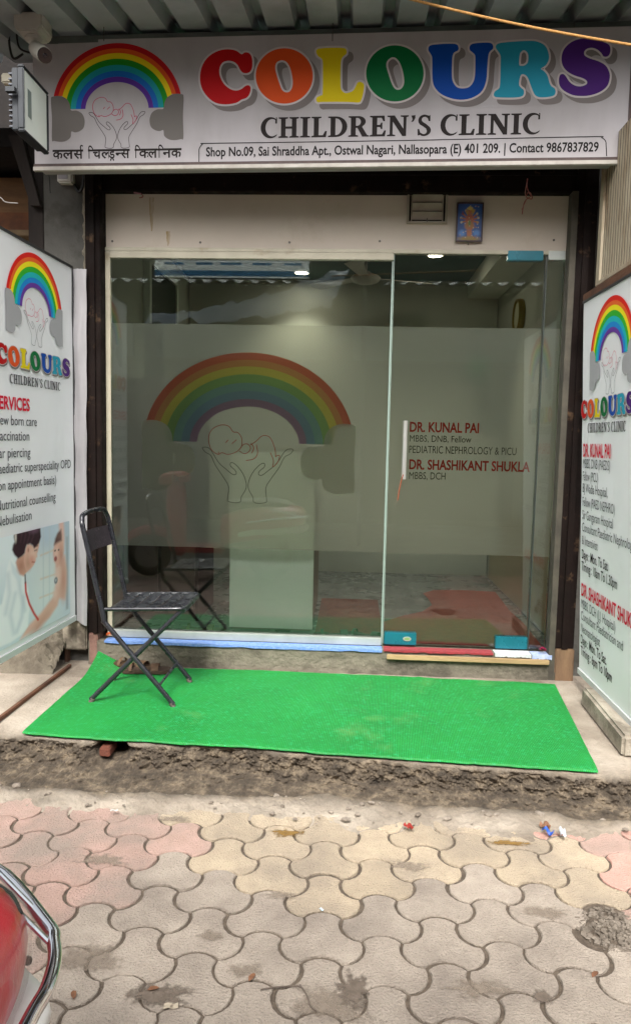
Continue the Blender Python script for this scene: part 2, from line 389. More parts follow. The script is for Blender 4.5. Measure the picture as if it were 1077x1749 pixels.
flm = mat('floor_tile', '#6f7774', '#626a68', rough=.28, scale=3, roughvar=.1)
wallpiece('floor', (-1.44, .04, FZ-.1), (1.19, 2.34, FZ), flm)
sl_ = MB().grid(120, 12, lambda s, t: (-1.455+2.665*s, -.12+.003*fbm(s*40, t*4)+.004*fbm(s*9, t*2, 3.)-.008*(1-t)**2, .09+.165*t))
n0 = len(sl_.v); sl_.add([(-1.455, .04, .256), (1.21, .04, .256), (1.21, -.12, .2555), (-1.455, -.12, .2555)], [(0, 3, 2, 1)])
sl_.build('door_sill', sillm, bld)
# ---- neighbouring shop at the left: dark recess
darkw = mat('recess_dark', '#241d19', '#15110f', rough=.95, scale=4, bump=.3)  # near-black colour stands in for the shade inside recesses and openings
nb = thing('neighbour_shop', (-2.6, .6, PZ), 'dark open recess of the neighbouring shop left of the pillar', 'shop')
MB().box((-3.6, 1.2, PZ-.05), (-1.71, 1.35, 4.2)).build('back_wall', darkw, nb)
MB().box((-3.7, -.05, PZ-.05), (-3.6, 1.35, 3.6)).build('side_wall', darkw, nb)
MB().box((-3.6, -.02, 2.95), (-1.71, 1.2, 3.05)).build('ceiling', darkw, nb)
woodm = mat('brown_board', '#7a5836', '#5f4327', rough=.8, scale=5, stretch=(1, 1, 6), bump=.2)
shf = thing('shelf_box', (-1.98, .3, 2.55), 'brown wooden box shelf hanging in the dark recess above the left board', 'shelf')
MB().box((-2.30, .30, 2.60), (-1.865, .62, 2.90)).build('panel', woodm, shf, bevel=.004)
MB().box((-2.32, .28, 2.565), (-1.86, .64, 2.598)).build('ledge', mat('pale_ledge', '#8f7a5c', '#6f5c43', rough=.85, scale=9), shf, bevel=.003)
MB().box((-2.30, .297, 2.602), (-1.866, .2995, 2.70)).build('label_band', mat('rust_band', '#7b4a26', '#5b3620', rough=.8, scale=9), shf)
dkwood = mat('dark_timber', '#231a14', '#17100c', rough=.85, scale=8, stretch=(1, 1, .3), bump=.3)
pst = thing('timber_post', (-1.74, -.02, PZ), 'dark timber post standing against the grey pillar', 'post')
MB().box((-1.79, -.055, PZ), (-1.705, .03, 3.3)).build('post', dkwood, pst, bevel=.004)
MB().prism([(-1.80, -.10, 2.98), (-1.87, -.10, 2.98), (-1.755, -.10, 2.62), (-1.705, -.10, 2.62)], (0, .04, 0)).build('brace', dkwood, pst)
redpost = MB().box((-2.10, -.22, PZ), (-1.975, -.12, 3.2)).build('rusty_post', mat('rust_red', '#6b4436', '#4f3028', rough=.85, scale=7, bump=.3), bevel=.005)
tag(redpost, 'rusty red-brown steel post behind the left board', 'post')
cur = catmull([onY(-20, 338, -.3), onY(0, 337, -.3), onY(10, 345, -.3), onY(31, 347, -.29)], 6, False)
tag(MB().tube(cur, .0025, 6).build('loose_wire', mat('white_wire', '#a8a29a', rough=.6), smooth=True), 'thin white wire sticking out from the rusty post', 'wire')
# ---- neighbour's roller shutter at the right: slats
nsh = thing('neighbour_shutter', (1.5, .05, PZ), 'closed pale roller shutter seen in the gap behind the right board', 'shutter')
slm = mat('shutter_slat', '#a39a8c', '#8d8272', rough=.6, scale=6, col3='#7a5a3e', scale3=5, lo3=.6, hi3=.72, bump=.1)
sm = None
for k in range(27):
    z = .32+k*.1045
    if sm is None:
        sm = MB()
        sm.grid(1, 6, lambda s, t: (1.302+1.9*s, .055-.016*math.sin(math.pi*t), .094*t))
        o = sm.build('slat', slm, nsh, smooth=True); o.location.z += z; sm = o.data
    else:
        o = bpy.data.objects.new('slat', sm); C.objects.link(o); o.parent = nsh; o.matrix_parent_inverse = Matrix.Translation(-nsh.location); o.location.z = z
MB().box((1.302, .06, PZ), (3.2, .10, 3.4)).build('back_panel', darkw, nsh)
MB().box((1.302, .03, PZ), (3.2, .058, .318)).build('bottom_bar', mat('rusty_bar', '#6a5544', '#4a3b30', rough=.8, scale=9, bump=.2), nsh)
# ================================================================== ROLLER SHUTTER FRAME (dark guides and box)
dk = mat('dark_brown_paint', '#1b120f', '#130d0b', rough=.75, spec=.12, scale=6, col3='#54402f', scale3=13, lo3=.60, hi3=.74, bump=.15, bscale=50, roughvar=.2)
shf2 = thing('shutter_frame', (0, -.1, PZ), 'dark brown roller shutter frame round the glass shopfront', 'shutter frame')
XL0, XL1 = -1.455, -1.372
XR0, XR1 = 1.118, 1.222
def chan(x0, x1, nm):
    mb = MB(); mb.box((x0, -.12, .30), (x1, .05, 2.86)); return mb.build(nm, dk, shf2, bevel=.004)
chan(XL0, XL1, 'guide_channel'); chan(XR0, XR1, 'guide_channel')
MB().box((XL0+.03, -.135, .30), (XL1-.028, -.1215, 2.86)).build('guide_lip', dk, shf2, bevel=.002)
MB().box((XR0+.035, -.135, .30), (XR1-.035, -.1215, 2.86)).build('guide_lip', dk, shf2, bevel=.002)
MB().box((XL1+.001, -.085, 2.705), (XR0-.001, .04, 2.86)).build('shutter_box', dk, shf2, bevel=.004)
MB().box((XL1+.001, -.10, 2.785), (XR0-.001, -.0865, 2.80)).build('box_ridge', dk, shf2, bevel=.002)
MB().box((XL0, -.16, 2.862), (XR1, .06, 3.25)).build('hood', dk, shf2, bevel=.006)
rustw = mat('worn_wood_foot', '#7a6047', '#5b4634', rough=.9, scale=12, stretch=(1, 1, .3), bump=.5)
MB().box((XR0+.006, -.128, .085), (XR1+.004, .0, .2985)).build('foot', rustw, shf2, bevel=.005)
MB().box((XL0+.002, -.122, .085), (XL1-.03, .0, .2985)).build('foot', mat('worn_red_foot', '#8a6a5e', '#6a4c44', rough=.9, scale=14, bump=.4), shf2, bevel=.005)
MB().box((XR0-.028, -.125, .085), (XR0+.004, -.05, 2.70)).build('edge_strip', mat('strip_grey', '#4b463b', '#37332b', rough=.8, scale=10), shf2, bevel=.002)
sc_m = mat('screw', '#5a5550', rough=.4, metal=.8)
# jagged mortar along the outer edge of the left guide
mo = MB().grid(4, 240, lambda s, t: (XL0-.03*(1-s)-.012*fbm(t*60, s*2)*(1-s), -.063-.028*math.sin(math.pi*s*.5), .2+2.6*t+.01*fbm(t*50, s)))
mo.build('mortar_edge', mat('mortar', '#8d8474', '#575043', rough=.95, scale=26, detail=8, bump=.8, bscale=70), bld, smooth='all')
# left base block under the board
blk = MB().box((-1.60, -.13, .20), (-1.462, -.064, .41)).build('base_block', plaster_l, bld, bevel=.008)
MB().box((-1.60, -.10, .10), (-1.58, -.064, .20)).build('base_bracket', mat('rust_bracket', '#5c4334', rough=.9), bld)
hump = MB().grid(70, 50, lambda s, t: (-2.0+.42*s, -.34+.28*t, PZ-.02+.30*t**.8*(.6+.4*math.sin(math.pi*s))+(.03*fbm(s*6, t*6)+.02*fbm(s*18, t*18))*min(1, t*4)))
hump.build('rough_footing', mat('rough_cement', '#6d6557', '#50483d', rough=.95, scale=10, bump=1., bscale=60), bld, smooth='all')
# ================================================================== SHOPFRONT GLASS
def glass_material(name, tint):
    M = bpy.data.materials.new(name); M.use_nodes = True; t = M.node_tree; N = t.nodes; K = t.links; N.remove(N['Principled BSDF'])
    tr = N.new('ShaderNodeBsdfTransparent'); tr.inputs[0].default_value = tint
    gl = N.new('ShaderNodeBsdfGlossy'); gl.inputs['Roughness'].default_value = .0; gl.inputs[0].default_value = (.95, 1, .98, 1)
    fr = N.new('ShaderNodeFresnel'); fr.inputs['IOR'].default_value = 1.62
    mx = N.new('ShaderNodeMixShader'); K.new(fr.outputs[0], mx.inputs[0]); K.new(tr.outputs[0], mx.inputs[1]); K.new(gl.outputs[0], mx.inputs[2])
    K.new(mx.outputs[0], N['Material Output'].inputs[0]); return M
glassm = glass_material('clear_glass', (.95, .975, .955, 1))
edgem = mat('glass_edge', '#7d8d84', rough=.3, spec=.5)
edged = mat('glass_edge_dark', '#2c332e', rough=.4)
def film_material(name, col, body, alpha_rough=.40, share=.75):
    """etched film: scatters what is behind it and takes some light itself"""
    M = bpy.data.materials.new(name); M.use_nodes = True; t = M.node_tree; N = t.nodes; K = t.links; N.remove(N['Principled BSDF'])
    rf = N.new('ShaderNodeBsdfRefraction'); rf.inputs['Roughness'].default_value = alpha_rough; rf.inputs['IOR'].default_value = 1.22; rf.inputs[0].default_value = col
    df = N.new('ShaderNodeBsdfDiffuse'); df.inputs[0].default_value = col
    tl = N.new('ShaderNodeBsdfTranslucent'); tl.inputs[0].default_value = col
    a = N.new('ShaderNodeMixShader'); a.inputs[0].default_value = share; K.new(df.outputs[0], a.inputs[1]); K.new(tl.outputs[0], a.inputs[2])
    b = N.new('ShaderNodeMixShader'); b.inputs[0].default_value = body; K.new(rf.outputs[0], b.inputs[1]); K.new(a.outputs[0], b.inputs[2])
    K.new(b.outputs[0], N['Material Output'].inputs[0]); return M
filmm = film_material('frosted_film', (.97, .955, .86, 1), .42, .26, .60)
alum = mat('cream_aluminium', '#b3ac98', '#a39c88', rough=.45, metal=.15, scale=7, col3='#8a7a5c', scale3=6, lo3=.6, hi3=.75)
alum2 = mat('silver_aluminium', '#b9bdb8', '#a3a7a2', rough=.35, metal=.5, scale=5)
GY = -.03
gp = thing('glass_partition', (-.6, GY, .256), 'fixed frosted shopfront pane with a rainbow and hands emblem', 'glass partition')
def pane(nm, x0, x1, z0, z1, par):
    mb = MB().box((x0, GY-.005, z0), (x1, GY+.005, z1)); return mb.build(nm, glassm, par)
pane('pane', -1.344, .182, .306, 2.364, gp)
MB().box((.1822, GY-.006, .262), (.1900, GY+.006, 2.364)).build('pane_edge', edgem, gp)
MB().box((-1.371, -.045, .262), (-1.3445, -.012, 2.40)).build('frame_post', alum, gp, bevel=.002)
MB().box((-1.3444, -.05, 2.3645), (.19, -.01, 2.40)).build('head_rail', alum, gp, bevel=.002)
MB().box((-1.3444, -.055, .262), (.182, -.008, .3055)).build('bottom_rail', alum2, gp, bevel=.003)
ZF0, ZF1 = .786, 2.020
def film(x0, x1, par): return MB().add([(x0, GY+.008, ZF0), (x1, GY+.008, ZF0), (x1, GY+.008, ZF1), (x0, GY+.008, ZF1)], [(0, 1, 2, 3)]).build('frosted_film', filmm, par)
film(-1.343, .182, gp)
# side light right of the door
gs = thing('side_pane', (1.05, GY, .256), 'narrow fixed glass pane between the door and the right shutter guide', 'glass pane')
pane('pane', 1.0015, 1.088, .262, 2.372, gs)
MB().box((.9945, GY-.006, .262), (1.0012, GY+.006, 2.40)).build('pane_edge', edged, gs)
MB().box((1.0015, -.05, 2.373), (1.112, -.01, 2.418)).build('head_rail', alum2, gs, bevel=.002)
film(1.002, 1.088, gs)
# door
gd = thing('glass_door', (.6, GY, .262), 'frosted glass door lettered with two doctors\' names, steel pull handle', 'door')
DX0, DX1 = .196, .988
pane('pane', DX0, DX1, .272, 2.415, gd)
MB().box((DX0-.004, GY-.006, .272), (DX0-.0005, GY+.006, 2.415)).build('pane_edge', edgem, gd)
MB().box((DX1+.0005, GY-.006, .272), (DX1+.0025, GY+.006, 2.415)).build('pane_edge', edged, gd)
film(DX0+.001, DX1-.001, gd)
teal = mat('teal_film_steel', '#176a78', '#135e6c', rough=.3, metal=.3, scale=5, roughvar=.1)
MB().box((.79, -.052, 2.368), (.975, -.008, 2.4185)).build('patch_fitting', teal, gd, bevel=.003)
MB().box((.815, -.052, .268), (.99, -.008, .337)).build('patch_fitting', teal, gd, bevel=.003)
pf = MB().box((.20, -.052, .270), (.378, -.008, .340)).build('lock_fitting', teal, gd, bevel=.003)
bd = MB().lathe([(.001, 0), (.021, 0), (.023, .001), (.023, .003), (.001, .003)], T(.327, -.052, .307) @ Matrix.Rotation(math.pi/2, 4, 'X') @ Matrix.Diagonal((1, .55, 1, 1))).build('badge', mat('badge_silver', '#a7aca0', rough=.35, metal=.5), pf)
bl = MB().lathe([(.001, 0), (.015, 0), (.015, .0008), (.001, .0008)], T(.327, -.0553, .307) @ Matrix.Rotation(math.pi/2, 4, 'X') @ Matrix.Diagonal((1, .45, 1, 1))).build('badge_face', flat('badge_green', '#6c8a55'), pf)
steel = mat('brushed_steel', '#d5d3ce', rough=.3, metal=.75)
hx = .278; hz0, hz1 = 1.20, 1.515
MB().tube([(hx, -.085, hz0), (hx, -.085, hz1)], .0115, 16).build('handle', steel, gd, smooth=True)
MB().tube([(hx, GY-.006, hz0+.05), (hx, -.083, hz0+.05)], .006, 10).build('handle_stud', steel, gd, smooth=True)
MB().tube([(hx, GY-.006, hz1-.05), (hx, -.083, hz1-.05)], .006, 10).build('handle_stud', steel, gd, smooth=True)
thr = catmull([(hx-.004, -.098, 1.225), (hx-.012, -.10, 1.20), (hx-.022, -.098, 1.15), (hx-.03, -.097, 1.085)], 5, False)
tag(MB().tube(thr, .0022, 6).build('orange_thread', mat('thread_orange', '#a8502c', '#8a3a20', rough=.9), smooth=True), 'orange thread tied to the bottom of the steel door handle', 'thread')
# transom panel, top track
tp = thing('transom_panel', (-.1, -.02, 2.42), 'cream board panel above the glass with rust stains and screw holes', 'panel')
tpm = mat('cream_board', '#cdc1b2', '#c4b8a9', rough=.6, scale=2.5, col3='#b3a48d', scale3=3., lo3=.58, hi3=.8)
MB().box((-1.371, -.028, 2.4215), (1.112, .0, 2.704)).build('board', tpm, tp)
MB().box((-1.371, -.047, 2.4005), (1.112, -.005, 2.4208)).build('track', alum, tp, bevel=.002)
for x, y in ((192, 412), (342, 414), (494, 414), (648, 412), (945, 410)):
    p = onY(x, y, -.028); MB().lathe([(.001, 0), (.0065, 0), (.005, .003), (.001, .003)], T(p.x, -.0281, p.z) @ Matrix.Rotation(math.pi/2, 4, 'X'), 10).build('screw', sc_m, tp)
stm = mat('rust_stain', '#a58c5e', '#c4b8a9', rough=.7, scale=30, lo=.4, hi=.7, stretch=(1, 1, .2))
for x0, x1, y0, y1 in ((255, 263, 337, 395), (284, 291, 395, 420)):
    a = onY(x0, y0, -.0283); b = onY(x1, y1, -.0283); n = 12; L_ = []; R_ = []
    for k in range(n+1):
        z = a.z+(b.z-a.z)*k/n; w_ = (b.x-a.x)*(1-.75*(k/n)**2)*(1+.25*fbm(k*.7, x0)); c_ = (a.x+b.x)/2+.003*fbm(k*.4, x0+3); L_.append((c_-w_/2, -.0284, z)); R_.append((c_+w_/2, -.0284, z))
    MB().add(L_+R_, [(i, n+1+i, n+2+i, i+1) for i in range(n)]).build('stain', stm, tp)
# louvre vent and framed picture on the transom
lv = thing('louvre_vent', (.36, -.03, 2.555), 'small white louvred ventilator set at the top of the transom panel', 'vent')
fm = mat('vent_white', '#a59c8c', '#93897a', rough=.6, scale=10)
x0, x1, z0, z1 = .252, .466, 2.557, 2.703
MB().box((x0+.006, -.0295, z0+.005), (x1-.006, -.0286, z1)).build('opening', darkw, lv)
for a, b in (((x0, -.046, z0), (x0+.012, -.0285, z1)), ((x1-.012, -.046, z0), (x1, -.0285, z1)), ((x0+.0122, -.046, z0), (x1-.0122, -.0285, z0+.011)), ((x0+.022, -.041, z0+.0115), (x0+.028, -.030, z1)), ((x1-.028, -.041, z0+.0115), (x1-.022, -.030, z1))):
    MB().box(a, b).build('frame_bar', fm, lv, bevel=.0015)
for k in range(3):
    z = z0+.014+k*.046
    MB().prism([(x0+.029, -.030, z+.008), (x1-.029, -.030, z+.008), (x1-.029, -.0385, z+.048), (x0+.029, -.0385, z+.048)], (0, -.003, -.002)).build('slat', fm, lv)
MB().box((.357, -.052, 2.562), (.361, -.0465, 2.582)).build('latch', sc_m, lv)
def painted(nm, fr, a0, a1, b0, b1, h, nu, nv, fn, par, rough=.4):
    """flat print: a fine sheet coloured per point"""
    mb = MB().grid(nu, nv, lambda s, t: fr(a0+(a1-a0)*s, b0+(b1-b0)*t, h))
    mt = MATS.get('colour_print')
    if mt is None:
        mt = bpy.data.materials.new('colour_print'); mt.use_nodes = True; b = mt.node_tree.nodes['Principled BSDF']; b.inputs['Roughness'].default_value = rough
        a = mt.node_tree.nodes.new('ShaderNodeVertexColor'); a.layer_name = 'Col'; mt.node_tree.links.new(a.outputs[0], b.inputs['Base Color']); MATS['colour_print'] = mt
    o = mb.build(nm, mt, par); ca = o.data.color_attributes.new('Col', 'FLOAT_COLOR', 'POINT')
    S, Tt = np.meshgrid(np.linspace(0, 1, nu+1), np.linspace(0, 1, nv+1)); img = np.ones((nv+1, nu+1, 4), np.float32); img[..., :3] = fn(S, Tt)
    ca.data.foreach_set('color', img.reshape(-1)); return o
def blob(img, S, Tt, cx, cy, rx, ry, col, soft=.15, rot=0.):
    c, s = math.cos(rot), math.sin(rot); x = (S-cx)*c+(Tt-cy)*s; y = -(S-cx)*s+(Tt-cy)*c
    d = np.sqrt((x/rx)**2+(y/ry)**2); a = np.clip((1+soft-d)/(2*soft), 0, 1)[..., None]; return img*(1-a)+np.array(L(col)[:3])*a
def poly(img, S, Tt, pts, col, soft=.01):
    pts = [p for p in pts]; n = len(pts); d = np.full(S.shape, 9.); ins = np.zeros(S.shape, bool)
    for i in range(n):
        (ax, ay), (bx, by) = pts[i], pts[(i+1) % n]; ex, ey = bx-ax, by-ay; l2 = ex*ex+ey*ey+1e-12
        t = np.clip(((S-ax)*ex+(Tt-ay)*ey)/l2, 0, 1); d = np.minimum(d, np.hypot(S-ax-t*ex, Tt-ay-t*ey))
        ins ^= ((ay > Tt) != (by > Tt)) & (S < (bx-ax)*(Tt-ay)/(by-ay+1e-12)+ax)
    a = np.clip(.5+np.where(ins, d, -d)/(2*soft), 0, 1)[..., None]; return img*(1-a)+np.array(L(col)[:3])*a
def line(img, S, Tt, pts, wd, col, soft=.006):
    d = np.full(S.shape, 9.)
    for (ax, ay), (bx, by) in zip(pts, pts[1:]):
        ex, ey = bx-ax, by-ay; t = np.clip(((S-ax)*ex+(Tt-ay)*ey)/(ex*ex+ey*ey+1e-12), 0, 1); d = np.minimum(d, np.hypot(S-ax-t*ex, Tt-ay-t*ey))
    a = np.clip(.5+(wd-d)/(2*soft), 0, 1)[..., None]; return img*(1-a)+np.array(L(col)[:3])*a
pic = thing('framed_picture', (.58, -.03, 2.463), 'small framed devotional picture with orange figure on blue ground', 'picture')
pfr = Fr((.512, -.046, 2.463), (1, 0, 0), (-.02, -.03, 1))
PW, PH = .140, .198
pmt = mat('picture_frame', '#3d2a2c', rough=.45)
for a in ((0, 0, PW, .007), (0, PH-.007, PW, PH), (0, .0072, .007, PH-.0072), (PW-.007, .0072, PW, PH-.0072)):
    MB().prism([pfr(a[0], a[1], -.006), pfr(a[2], a[1], -.006), pfr(a[2], a[3], -.006), pfr(a[0], a[3], -.006)], pfr.n*.012).build('frame_bar', pmt, pic)
MB().prism([pfr(.002, .002, -.006), pfr(PW-.002, .002, -.006), pfr(PW-.002, PH-.002, -.006), pfr(.002, PH-.002, -.006)], pfr.n*.004).build('backing', pmt, pic)
def deity(S, Tt):
    img = np.zeros((*S.shape, 3))+np.array(L('#2a4a86')[:3]); A = .7
    img = blob(img, S, Tt, .5, .62, .42, .34, '#35599a', .5)
    rr = random.Random(3)
    for k in range(9):
        an = math.radians(-20+27.5*k); img = line(img, S, Tt, [(.5, .56), (.5+.33*math.cos(an), .58+.24*math.sin(an))], .022, '#a8643c'); img = blob(img, S, Tt, .5+.36*math.cos(an), .585+.26*math.sin(an), .045, .032, rr.choice(('#b9904a', '#8f4a34', '#c2b28a')), .3)
    img = blob(img, S, Tt, .5, .80, .17, .11, '#b59848', .2); img = blob(img, S, Tt, .5, .77, .09, .075, '#b5704a', .2); img = blob(img, S, Tt, .5, .88, .09, .05, '#c9b060', .3)
    img = blob(img, S, Tt, .5, .55, .16, .16, '#a8583a', .2); img = blob(img, S, Tt, .5, .40, .20, .12, '#a06a32', .25); img = blob(img, S, Tt, .5, .46, .05, .11, '#5e7a3e', .3)
    img = blob(img, S, Tt, .5, .22, .10, .16, '#a8643c', .2); img = blob(img, S, Tt, .2, .20, .13, .09, '#4f7fc0', .4); img = blob(img, S, Tt, .8, .20, .13, .09, '#4f7fc0', .4); img = blob(img, S, Tt, .5, .04, .48, .07, '#8f7434', .4)
    for k in range(60): img = blob(img, S, Tt, rr.uniform(.12, .88), rr.uniform(.05, .95), .02, .014, rr.choice(('#b58a3c', '#9a4034', '#c8b48c', '#40608f')), .5)
    return img
painted('print', pfr, .007, PW-.007, .007, PH-.007, .002, 48, 70, deity, pic)
tag(MB().tube([(.582, -.046, 2.455), (.582, -.030, 2.452)], .003, 8).build('nail', sc_m), 'small nail holding the framed picture on the transom', 'nail')
# things lying on the sill
def strip(nm, x0, x1, mt, label, z0=.246, z1=.2605, yb=-.056):
    mb = MB(); n = 40
    mb.grid(n, 4, lambda s, t: (x0+(x1-x0)*s, (-.131-.002*fbm(s*20+x0, 1.)) if t < .3 else -.131+(yb+.131)*(t-.25)/.75, (z0+.006*fbm(s*12+x0, 5.) if t < .2 else z1+.001*fbm(s*15, t))))
    o = mb.build(nm, mt); return tag(o, label, 'mat')
strip('sill_mat', -1.362, .186, mat('blue_mat', '#5a7cb8', '#7f97c2', rough=.9, scale=60, lo=.4, hi=.7, bump=.4, bscale=300), 'long pale blue mat strip along the sill under the fixed pane')
strip('sill_mat', .196, .79, mat('red_mat', '#8f2f34', '#7a2a30', rough=.95, scale=60, bump=.5, bscale=300), 'dark red mat strip on the sill under the glass door', z0=.252, z1=.2625)
strip('sill_mat', .80, .995, mat('white_mat', '#b9bdbb', '#a5acae', rough=.9, scale=30), 'short white mat piece under the door hinge fitting', z0=.245, z1=.263)
strip('sill_mat', 1.0, 1.106, mat('blue_white_mat', '#7f93bd', '#a9b1c2', rough=.9, scale=30), 'short blue and white mat piece below the narrow side pane', z0=.240, z1=.2615)
tag(MB().box((.213, -.152, .214), (1.088, -.1305, .2395)).build('wooden_batten', mat('bare_wood', '#a28a62', '#8b7350', rough=.8, scale=8, stretch=(.4, 4, 4), bump=.3), bevel=.003), 'bare wooden batten fixed along the sill below the door', 'batten')
def flower(nm, p, R, col, label):
    t = thing(nm, p, label, 'flower'); mt = mat('petal_'+nm, col, rough=.8); r = random.Random(5)
    for k in range(26):
        a = r.uniform(0, 6.28); e = r.uniform(.0, 1.3); d = Vector((math.cos(a)*math.cos(e), math.sin(a)*math.cos(e), math.sin(e)*.8)); q = Vector(p)+d*R*.45+Vector((0, 0, R*.5))
        s1 = d.cross(Vector((0, 0, 1))).normalized()*R*.3; u = d*R*.55
        MB().add([q-s1*.4, q+s1*.4, q+u*.6+s1, q+u, q+u*.6-s1], [(0, 1, 2, 3, 4)]).build('petal', mt, t)
    return t
flower('marigold', onY(187, 1082, -.09)-Vector((0, 0, .02)), .022, '#d8641a', 'orange marigold head at the left end of the sill')
flower('pink_flower', onY(926, 1110, -.10)-Vector((0, 0, .012)), .022, '#8e1440', 'crushed dark pink flower on the sill below the side pane')
# red threads tied on the shutter box
thm = mat('red_thread', '#8a3038', '#b07a74', rough=.9, scale=80)
t1 = thing('tied_thread', onY(898, 330, -.1), 'red and pink thread hanging in a knot from the shutter box', 'thread')
kp = [onY(x, y, -.105) for x, y in ((900, 305), (899, 318), (903, 330), (908, 336), (906, 340), (898, 336), (902, 328), (906, 334), (897, 342), (893, 352), (891, 366))]
MB().tube(catmull(kp, 5, False), .0028, 6).build('strand', thm, t1, smooth=True)
MB().tube(catmull([onY(x, y, -.11) for x, y in ((899, 312), (896, 330), (899, 338), (895, 348), (890, 358))], 5, False), .002, 6).build('strand', mat('pink_thread', '#b58078', rough=.9), t1, smooth=True)
t2 = thing('thread_knot', onY(240, 330, -.1), 'short pink thread knot on the shutter box above the rust stain', 'thread')
MB().tube([onY(x, y, -.1) for x, y in ((229, 329), (241, 331))], .004, 6).build('strand', mat('pink_thread2', '#a3707a', rough=.9), t2)
MB().tube(catmull([onY(x, y, -.1) for x, y in ((240, 331), (245, 335), (238, 338), (244, 337))], 4, False), .0025, 6).build('strand', thm, t2)
# ================================================================== EMBLEM AND LETTER SHAPES (traced in zoom units)
def lg(p): return ((p[0]-517)/975., (505-p[1])/975.)
BANDS = [('red', 52, 88), ('orange', 88, 120), ('yellow', 120, 158), ('green', 158, 200), ('teal', 200, 240), ('blue', 240, 280), ('violet', 280, 317)]
RB = {'red': '#b3121a', 'orange': '#d9561c', 'yellow': '#e2c80f', 'green': '#1f8a1f', 'teal': '#1a9097', 'blue': '#1563b5', 'violet': '#532a8a'}
CLOUD = [(30,430),(45,408),(100,405),(145,425),(168,460),(178,505),(220,508),(260,530),(278,575),(270,625),(240,650),(205,658),(178,652),(172,690),(140,715),(100,722),(50,715),(32,705),(35,560)]
BABY = [[(385,540),(380,553),(350,530),(338,480),(355,440),(395,420),(430,425),(450,450),(470,452),(488,475),(490,510),(478,530),(455,545),(425,552),(400,545),(385,555)],
        [(478,535),(500,547),(520,540),(530,520),(515,503),(495,508),(480,528)], [(528,508),(555,490),(575,470),(595,463),(620,475),(640,520),(645,560)],
        [(510,578),(545,570),(562,545),(556,505)], [(620,540),(635,575),(632,605),(655,580),(662,552),(645,556)], [(416,500),(428,486)], [(445,503),(466,485)], [(530,500),(545,520),(535,545)]]
HAND = [(310,525),(330,522),(350,535),(385,590),(420,620),(450,643),(466,640),(462,625),(440,605),(440,590),(455,592),(480,615),(500,645),(512,680),(510,710),(490,745),(488,765),(465,772),(430,766),(428,750),(432,700),(410,660),(372,605),(350,560),(325,545)]
def emblem(fr, a, b, W, h, par, pal=None, cloud='#6f6a66', baby='#b5405a', hand='#4d4748', mk=None, lw=.0042, pick=None, arc=1.):
    """rainbow over hands holding a baby, W wide, its arc centre at (a, b)"""
    mk = mk or (lambda nm, col: flat(nm, col)); P = lambda q: (a+q[0]*W, b+q[1]*W)
    sub = lambda mb, nm, mt: mb.build(nm, mt, par)
    for k, (nm, y0, y1) in enumerate(BANDS):
        f0, f1 = (y0-52)/265., (y1-52)/265.; vs = []; n = 48
        for f in (f0, f1):
            rx = 478+(232-478)*f; ry = 453+(188-453)*f
            e = math.asin(min(1, (100 if f < .38 else 8)/ry))
            for j in range(n+1):
                t = e+(math.pi-2*e)*j/n; q = P(lg((517+rx*math.cos(t), 505-ry*arc*math.sin(t)))); vs.append(fr(q[0], q[1], h))
        sub(MB().add(vs, [(j, j+1, n+2+j, n+1+j) for j in range(n)]), 'rainbow_band', mk('band_'+nm, (pal or RB)[nm]))
    for sg in (1, -1):
        pts = [P((sg*lg(p)[0], lg(p)[1])) for p in catmull([(*p, 0) for p in CLOUD], 4)]; vs, fs = fill2d([pts]); sub(put2d(MB(), fr, vs, fs, h+.0002), 'cloud', mk('cloud'+(pick or ''), cloud))
        mb = MB(); ribbon(mb, fr, [P((sg*lg(p)[0], lg(p)[1])) for p in HAND], lw*W, h+.0002, True, 3); sub(mb, 'hand_outline', mk('hand'+(pick or ''), hand))
    mb = MB()
    for s_ in BABY: ribbon(mb, fr, [P(lg(p)) for p in s_], lw*W, h+.0003, False, 4)
    sub(mb, 'baby_outline', mk('baby'+(pick or ''), baby))
z4 = lambda P: [(340+x/2.834, 40+y/2.834) for x, y in P]
z5 = lambda P: [(700+x/2.857, 40+y/2.857) for x, y in P]
def ell(cx, cy, rx, ry, n=20): return [(cx+rx*math.cos(2*math.pi*k/n), cy+ry*math.sin(2*math.pi*k/n)) for k in range(n)]
